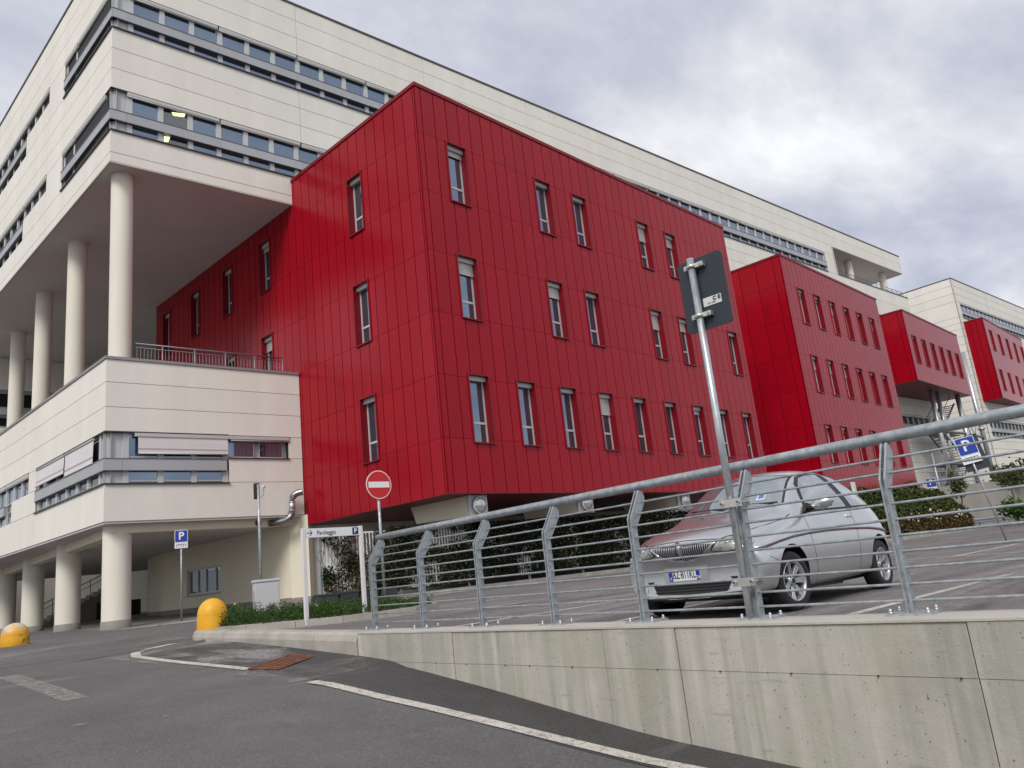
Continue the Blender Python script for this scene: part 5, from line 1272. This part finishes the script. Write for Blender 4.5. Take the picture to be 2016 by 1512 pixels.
def hit(o, d):
    h = BV.ray_cast(Vector(o), Vector(d), 10); return (h[0], h[1]) if h[0] is not None else (None, None)
def on_side(x, z, off=.003, s=-1):
    p, n_ = hit((x, -3, z), (0, 1, 0))
    if p is None: return None
    if n_.y > 0: n_ = -n_
    p = p + n_ * off; return Vector((p.x, p.y * -s, p.z)) if s == 1 else p
def on_front(y, z, off=.003):
    p, n_ = hit((-3, y, z), (1, 0, 0))
    if p is None: return None
    if n_.x > 0: n_ = -n_
    return p + n_ * off
def on_top(x, y, off=.003):
    p, n_ = hit((x, y, 4), (0, 0, -1))
    if p is None: return None
    if n_.z < 0: n_ = -n_
    return p + n_ * off
def poly_at(P, u):
    L = [0]
    for a, b in zip(P, P[1:]): L.append(L[-1] + math.dist(a, b))
    s_ = u * L[-1]
    for i in range(len(P) - 1):
        if s_ <= L[i + 1] + 1e-9: t = (s_ - L[i]) / max(1e-9, L[i + 1] - L[i]); return (lerp(P[i][0], P[i + 1][0], t), lerp(P[i][1], P[i + 1][1], t))
    return P[-1]
def patch(name, A, B, fn, off, m_, nu=24, nv=10, parent=None, mirror=None, thick=0.0, smooth=True):
    """surface patch between two outline curves, laid on the body shell"""
    res = []
    for s_ in ((-1, 1) if mirror == 'side' else (-1,)):
        mb = MB(); ok = True; grid = []
        for i in range(nu + 1):
            a, b = poly_at(A, i / nu), poly_at(B, i / nu); col_ = []
            for j in range(nv + 1):
                q = (lerp(a[0], b[0], j / nv), lerp(a[1], b[1], j / nv)); p = fn(q[0], q[1], off, s_) if fn is on_side else fn(q[0], q[1], off)
                col_.append(p)
            grid.append(col_)
        idx = {}
        for i, c in enumerate(grid):
            for j, p in enumerate(c):
                if p is not None: idx[i, j] = len(mb.v); mb.v.append(tuple(p))
        for i in range(nu):
            for j in range(nv):
                k = [(i, j), (i + 1, j), (i + 1, j + 1), (i, j + 1)]
                if all(q in idx for q in k): mb.f.append(tuple(idx[q] for q in k)); mb.m.append(0); mb.sm.append(smooth)
        res.append(mb.build(name, m_, parent or car))
    return res
def ribbon_on(name, P, w, fn, off, m_, parent=None, sides=(-1, 1), r=None):
    for s_ in sides:
        pts = []
        for i in range(40):
            q = poly_at(P, i / 39); p = fn(q[0], q[1], off, s_) if fn is on_side else fn(q[0], q[1], off)
            if p is not None: pts.append(p)
        if len(pts) > 1: mb = MB(); mb.tube(pts, w, 6); mb.build(name, m_, parent or car)

# glazing (dark surround first, glass 3 mm above it)
patch('windscreen_surround', [(-.612, 1.048), (.0, 1.03), (.612, 1.048)], [(-.505, 1.383), (0, 1.438), (.505, 1.383)], on_front, .003, 'plastic_black', 40, 16)
patch('windscreen', [(-.590, 1.058), (.0, 1.047), (.590, 1.058)], [(-.490, 1.375), (0, 1.428), (.490, 1.375)], on_front, .0065, 'car_glass', 40, 16)
FB = [(1.385, .962), (1.9, .972), (2.40, .980)]; FT = [(1.40, 1.00), (1.50, 1.13), (1.62, 1.255), (1.76, 1.33), (1.95, 1.362), (2.24, 1.376)]
patch('side_window_surround', [(1.35, .950), (2.50, .968)], [(1.365, 1.005), (1.475, 1.145), (1.60, 1.275), (1.745, 1.352), (1.95, 1.385), (2.33, 1.395)], on_side, .003, 'plastic_black', 40, 14, mirror='side')
patch('side_window', FB, FT, on_side, .0065, 'car_glass', 40, 14, mirror='side')
patch('quarter_window_surround', [(2.50, .968), (2.9, .975), (3.36, .985)], [(2.34, 1.395), (2.62, 1.375), (2.95, 1.295), (3.18, 1.185), (3.38, 1.00)], on_side, .003, 'plastic_black', 40, 14, mirror='side')
patch('quarter_window', [(2.56, .985), (2.9, .99), (3.30, .998)], [(2.42, 1.37), (2.62, 1.352), (2.92, 1.275), (3.14, 1.165), (3.31, 1.015)], on_side, .0065, 'car_glass', 40, 14, mirror='side')
# nose
GU = .072
patch('grille_surround', [(-.40, .665 + GU), (-.2, .672 + GU), (0, .675 + GU), (.2, .672 + GU), (.40, .665 + GU)], [(-.20, .535 + GU), (-.10, .512 + GU), (0, .505 + GU), (.10, .512 + GU), (.20, .535 + GU)], on_front, .006, 'car_paint', 40, 10)
gl_ = []
for s_ in (-1, 1):
    gl_ += patch('grille', [(s_ * .345, .645 + GU), (s_ * .2, .654 + GU), (s_ * .035, .658 + GU)], [(s_ * .195, .55 + GU), (s_ * .10, .530 + GU), (s_ * .03, .524 + GU)], on_front, .011, 'plastic_black', 20, 8)
    for i in range(13):
        t_ = (i + .5) / 13; a = (s_ * lerp(.335, .04, t_), .652); zb = lerp(.635, .526, min(1, t_ * 1.9 + .02)) if t_ < .5 else lerp(.54, .526, t_)
        zb = interp(abs(a[0]), [.03, .10, .195, .345], [.526, .532, .552, .643])
        P = [on_front(a[0], lerp(.650, zb, k / 5) + GU, .014) for k in range(6)]; P = [p for p in P if p is not None]
        if len(P) > 1 and (P[0] - P[-1]).length > .01: mb = MB(); mb.tube(P, .0045, 5); mb.build('bar', 'alloy', gl_[-1])
ribbon_on('grille_rim', [(y_, z_ + GU) for y_, z_ in ((-.385, .655), (-.30, .60), (-.20, .538), (-.10, .513), (0, .505), (.10, .513), (.20, .538), (.30, .60), (.385, .655))], .010, on_front, .008, 'chrome', sides=(-1,))
mb = MB(); P = [on_front(0, z + GU, .012) for z in (.665, .62, .57, .52)]; mb.tube([p for p in P if p], [.034, .028, .016, .012], 10); bdg = mb.build('badge_stem', 'car_trim', car)
p = on_front(0, .655 + GU, .03); mb = MB(); mb.lathe([(.030, -.006), (.030, .004), (.022, .006), (0, .006)], 20, axis='y'); o = mb.build('badge', 'chrome', car, tuple(p)); o.rotation_euler = (0, 0, -math.pi / 2)
for s_ in (-1, 1):
    HA = [(s_ * .405, .742), (s_ * .48, .768), (s_ * .56, .766), (s_ * .645, .742)]; HB = [(s_ * .325, .652), (s_ * .44, .632), (s_ * .55, .636), (s_ * .640, .690)]
    H_ = patch('headlight', HA, HB, on_front, .007, 'headlight', 24, 10)[0]
    ribbon_on('headlight_rim', HA + HB[::-1] + HA[:1], .007, on_front, .005, 'plastic_black', parent=None, sides=(-1,))
    p = on_front(s_ * .50, .70, .008)
    for rr_ in (.038, .024):
        q = MB(); q.lathe([(rr_, 0), (rr_ - .006, .003), (rr_ - .008, -.002)], 20, axis='y'); o = q.build('reflector', 'chrome', H_, tuple(p)); o.rotation_euler = (0, .45, -math.pi / 2 - s_ * .5)
    patch('indicator', [(s_ * .665, .735), (s_ * .715, .70)], [(s_ * .662, .69), (s_ * .70, .672)], on_front, .007, 'headlight', 8, 5)
    patch('fog_lamp', [(s_ * .52, .335), (s_ * .60, .35), (s_ * .68, .335)], [(s_ * .53, .285), (s_ * .60, .275), (s_ * .66, .285)], on_front, .006, 'headlight', 14, 6)
    patch('intake_corner', [(s_ * .44, .395), (s_ * .52, .395)], [(s_ * .47, .36), (s_ * .50, .36)], on_front, .005, 'plastic_black', 8, 5)
patch('lower_intake', [(-.46, .365), (0, .372), (.46, .365)], [(-.40, .265), (0, .255), (.40, .265)], on_front, .005, 'plastic_black', 30, 8)
for z in (.285, .315, .342): ribbon_on('intake_slat', [(-.42, z), (.42, z)], .006, on_front, .008, 'tyre', sides=(-1,))
ribbon_on('bumper_lip', [(-.60, .262), (-.3, .245), (0, .24), (.3, .245), (.60, .262)], .012, on_front, .004, 'car_paint', sides=(-1,))
patch('chin', [(-.62, .25), (0, .232), (.62, .25)], [(-.5, .205), (0, .20), (.5, .205)], on_front, .004, 'plastic_black', 30, 5)
# plate on a flat backing
pc = on_front(0, .445, .012); pth = 0
npl = empty('number_plate'); npl.parent = car; npl.location = (pc.x - .004, .055, .445); npl.rotation_euler = (0, math.radians(-3), 0)
mb = MB(); mb.box(-.002, .03, -.27, .24, -.066, .066); pb = mb.build('plate_mount', 'car_paint', car, tuple(npl.location))
mb = MB(); mb.box(-.008, -.002, -.18, .18, -.055, .055); mb.build('plate', 'sign_white', npl)
for y0, y1 in ((-.18, -.137), (.137, .18)):
    mb = MB(); mb.box(-.0092, -.008, y0, y1, -.055, .055); mb.build('blue_band', 'sign_blue', npl)
text('lettering', 'BZ\u00b7811KL', .105, 'ink', npl, (-.0098, 0, 0), (RX, 0, -RX), .001, .62)
text('lettering', 'I', .045, 'sign_white', npl, (-.0098, .158, -.03), (RX, 0, -RX), .001); text('lettering', 'CN', .04, 'sign_white', npl, (-.0098, -.158, -.03), (RX, 0, -RX), .001, .8)
# panel gaps, mouldings
gap = 'plastic_black'
ribbon_on('door_gap', [(1.30, .23), (1.27, .45), (1.235, .70), (1.225, .93)], .0035, on_side, -.001, gap); ribbon_on('door_gap', [(2.43, .235), (2.46, .50), (2.475, .75), (2.465, .965)], .0035, on_side, -.001, gap)
ribbon_on('sill_gap', [(1.30, .235), (1.9, .228), (2.43, .238)], .0035, on_side, -.001, gap)
ribbon_on('window_seal', [(1.25, .94), (1.8, .955), (2.47, .968), (2.9, .976), (3.33, .99)], .007, on_side, .003, gap)
MO = [(.18, .625), (.30, .652), (.50, .685), (.80, .718), (1.2, .738), (1.7, .748), (2.3, .745), (2.8, .732), (3.2, .705), (3.5, .665)]
ribbon_on('side_moulding', MO, .017, on_side, .002, 'car_paint'); ribbon_on('moulding_stripe', [(x, z - .022) for x, z in MO], .006, on_side, .002, 'stripe_red')
ribbon_on('bumper_gap', [(.30, .545), (.42, .50), (.44, .45)], .003, on_side, -.0005, gap)
ribbon_on('rear_bumper_gap', [(3.44, .56), (3.6, .575), (3.66, .57)], .003, on_side, -.0005, gap)
for s_ in (-1, 1):
    P = [on_top(x, y * s_, -.001) for x, y in ((.11, .40), (.22, .53), (.40, .64), (.60, .70), (.85, .735), (1.05, .725))]; P = [p for p in P if p]
    mb = MB(); mb.tube(P, .0055, 5); mb.build('bonnet_gap', gap, car)
mb = MB(); P = [on_top(.075 + .20 * (y / .85) ** 2, y, -.001) for y in [-.42 + .07 * i for i in range(13)]]; mb.tube([p for p in P if p], .0055, 5); mb.build('bonnet_gap', gap, car)
for y in (-.22, .22):
    p = on_top(.93, y, .0); mb = MB(); mb.lathe([(.012, -.004), (.012, .008), (0, .01)], 10, c=tuple(p)); mb.build('washer_jet', gap, car)
for y0, y1 in ((-.58, -.02), (-.02, .52)):
    a = on_front(y0 * .95, 1.07, .012); b = on_front(y1 * .95, 1.085, .014); mb = MB(); mb.tube([a, (a + b) / 2 + Vector((-.008, 0, .004)), b], .007, 6); mb.tube([on_front(y0 * .95 + .02, 1.055, .02), (a + b) / 2], .009, 6); mb.build('wiper', gap, car)
mb = MB(); a = on_top(1.98, .0, 0); mb.tube([a, a + Vector((.30, 0, .30))], .003, 5); mb.lathe([(.02, -.003), (.016, .016), (.004, .03)], 10, c=tuple(a)); mb.build('antenna', gap, car)
mb = MB(); p = on_front(-.40, 1.12, .009); q = on_front(-.31, 1.12, .009); r_ = on_front(-.31, 1.20, .009); t_ = on_front(-.395, 1.20, .009)
mb.add([p, q, r_, t_], [(0, 3, 2, 1)]); stc = mb.build('windscreen_permit', 'sticker', car)
mat('sticker_blue', (0.06, 0.16, 0.42), .4)
P4 = [on_front(y, z, .0105) for y, z in ((-.385, 1.135), (-.325, 1.135), (-.325, 1.185), (-.382, 1.185))]; mb = MB(); mb.add(P4, [(0, 3, 2, 1)]); mb.build('permit_field', 'sticker_blue', stc)
# mirror on the driver side only; handles
for s_ in (-1,):
    mb = MB(); mb.slab([(1.27, -.80, .945), (1.44, -.80, .945), (1.43, -.79, 1.02), (1.38, -.79, 1.04)], (0, .03, 0)); mb.tube([(1.36, -.80, .985), (1.35, -.87, .985)], [.045, .03], 8); arm = mb.build('mirror_arm', 'plastic_black', car)
    bmx = bmesh.new(); bmesh.ops.create_uvsphere(bmx, u_segments=20, v_segments=12, radius=1)
    for v in bmx.verts: v.co = Vector((v.co.x * .075 * (1 if v.co.x < 0 else .35), v.co.y * .122, v.co.z * (.066 - .022 * max(0, v.co.y))))
    me = bpy.data.meshes.new('mirror'); bmx.to_mesh(me); bmx.free(); me.materials.append(M['car_paint'])
    for p in me.polygons: p.use_smooth = True
    o = put('mirror', me, car, (1.34, s_ * .965, 1.015)); o.rotation_euler = (math.radians(-10), 0, math.radians(8))
    mb = MB(); mb.box(1.366, 1.371, s_ * .965 - .09, s_ * .965 + .09, .97, 1.06); mb.build('mirror_glass', 'chrome', car)
for s_ in (-1, 1):
    p = on_side(2.36, .87, .0, s_); mb = MB(); mb.box(p.x - .07, p.x + .07, p.y - .014, p.y + .014, .855, .885); bevel(mb.build('door_handle', 'car_paint', car), .008)
    patch('tail_lamp', [(3.46, .62), (3.58, .62)], [(3.42, .84), (3.50, .86)], on_side, .005, 'sign_red', 8, 8) if s_ == -1 else None
mb = MB(); mb.box(.5, 3.4, -.6, .6, .16, .24); mb.build('underbody', 'plastic_black', car)
mb = MB(); mb.tube([(1.9, -.55, .17), (2.5, -.52, .15), (2.75, -.45, .17)], .02, 8); mb.build('exhaust_pipe', 'steel_dark', car)
# wheels: tyre, rim with seven spokes, hub
mb = MB(); R0 = WR; w_ = .092
tp = [(.185, -w_ * .86), (.205, -w_ * .98), (.245, -w_), (.272, -w_ * .92), (R0 - .003, -w_ * .72), (R0, -w_ * .45), (R0, w_ * .45), (R0 - .003, w_ * .72), (.272, w_ * .92), (.245, w_), (.205, w_ * .98), (.185, w_ * .86)]
mb.lathe(tp, 44, axis='y'); tyre_me = mb.mesh('tyre', 'tyre')
mb = MB(); mb.lathe([(.190, -.083), (.196, -.088), (.186, -.090), (.176, -.074), (.172, -.02), (.172, .06)], 44, axis='y'); rim_me = mb.mesh('rim', 'alloy')
mb = MB(); mb.lathe([(.174, -.015), (.0, -.010)], 32, axis='y'); brk_me = mb.mesh('brake_disc', 'plastic_black')
mb = MB()
for k in range(7):
    a = 6.28319 * k / 7; ca, sa = math.cos(a), math.sin(a)
    def rp(r, t, y): return (r * ca - t * sa, y, r * sa + t * ca)
    P0 = [rp(.045, -.021, -.052), rp(.045, .021, -.052), rp(.178, .030, -.070), rp(.178, -.030, -.070)]; P1 = [(x, y + .03, z) for x, y, z in P0]
    mb.hexa(P1[::-1], P0[::-1])
    for t_ in (-.013, .013):
        q0 = [rp(.06, t_ - .004, -.058), rp(.06, t_ + .004, -.058), rp(.168, t_ * 1.5 + .006, -.0745), rp(.168, t_ * 1.5 - .006, -.0745)]; mb.hexa([(x, y + .008, z) for x, y, z in q0][::-1], q0[::-1])
spoke_me = mb.mesh('spokes', 'alloy')
mb = MB(); mb.lathe([(.062, -.03), (.060, -.056), (.050, -.062), (.034, -.062), (.034, -.066), (.0, -.067)], 28, axis='y'); hub_me = mb.mesh('hub', 'alloy')
mb = MB(); mb.lathe([(.027, -.0675), (.0, -.069)], 20, axis='y')
for k in range(4):
    a = 6.28319 * (k + .5) / 4; mb.tube([(.048 * math.cos(a), -.0605, .048 * math.sin(a)), (.048 * math.cos(a), -.0645, .048 * math.sin(a))], .008, 8)
cap_me = mb.mesh('hub_cap', 'plastic_black')
for wx in WX:
    for s_ in (-1, 1):
        o = put('wheel', tyre_me, car, (wx, s_ * .722, WR - .004)); o.rotation_euler = (0, random.uniform(0, 1), 0 if s_ < 0 else math.pi)
        if wx < 2: o.rotation_euler.z += math.radians(-7)
        for nm, me in (('rim', rim_me), ('brake_disc', brk_me), ('spokes', spoke_me), ('hub', hub_me), ('hub_cap', cap_me)): put(nm, me, o)

car.scale = (1.02, 1.02, 1.02)
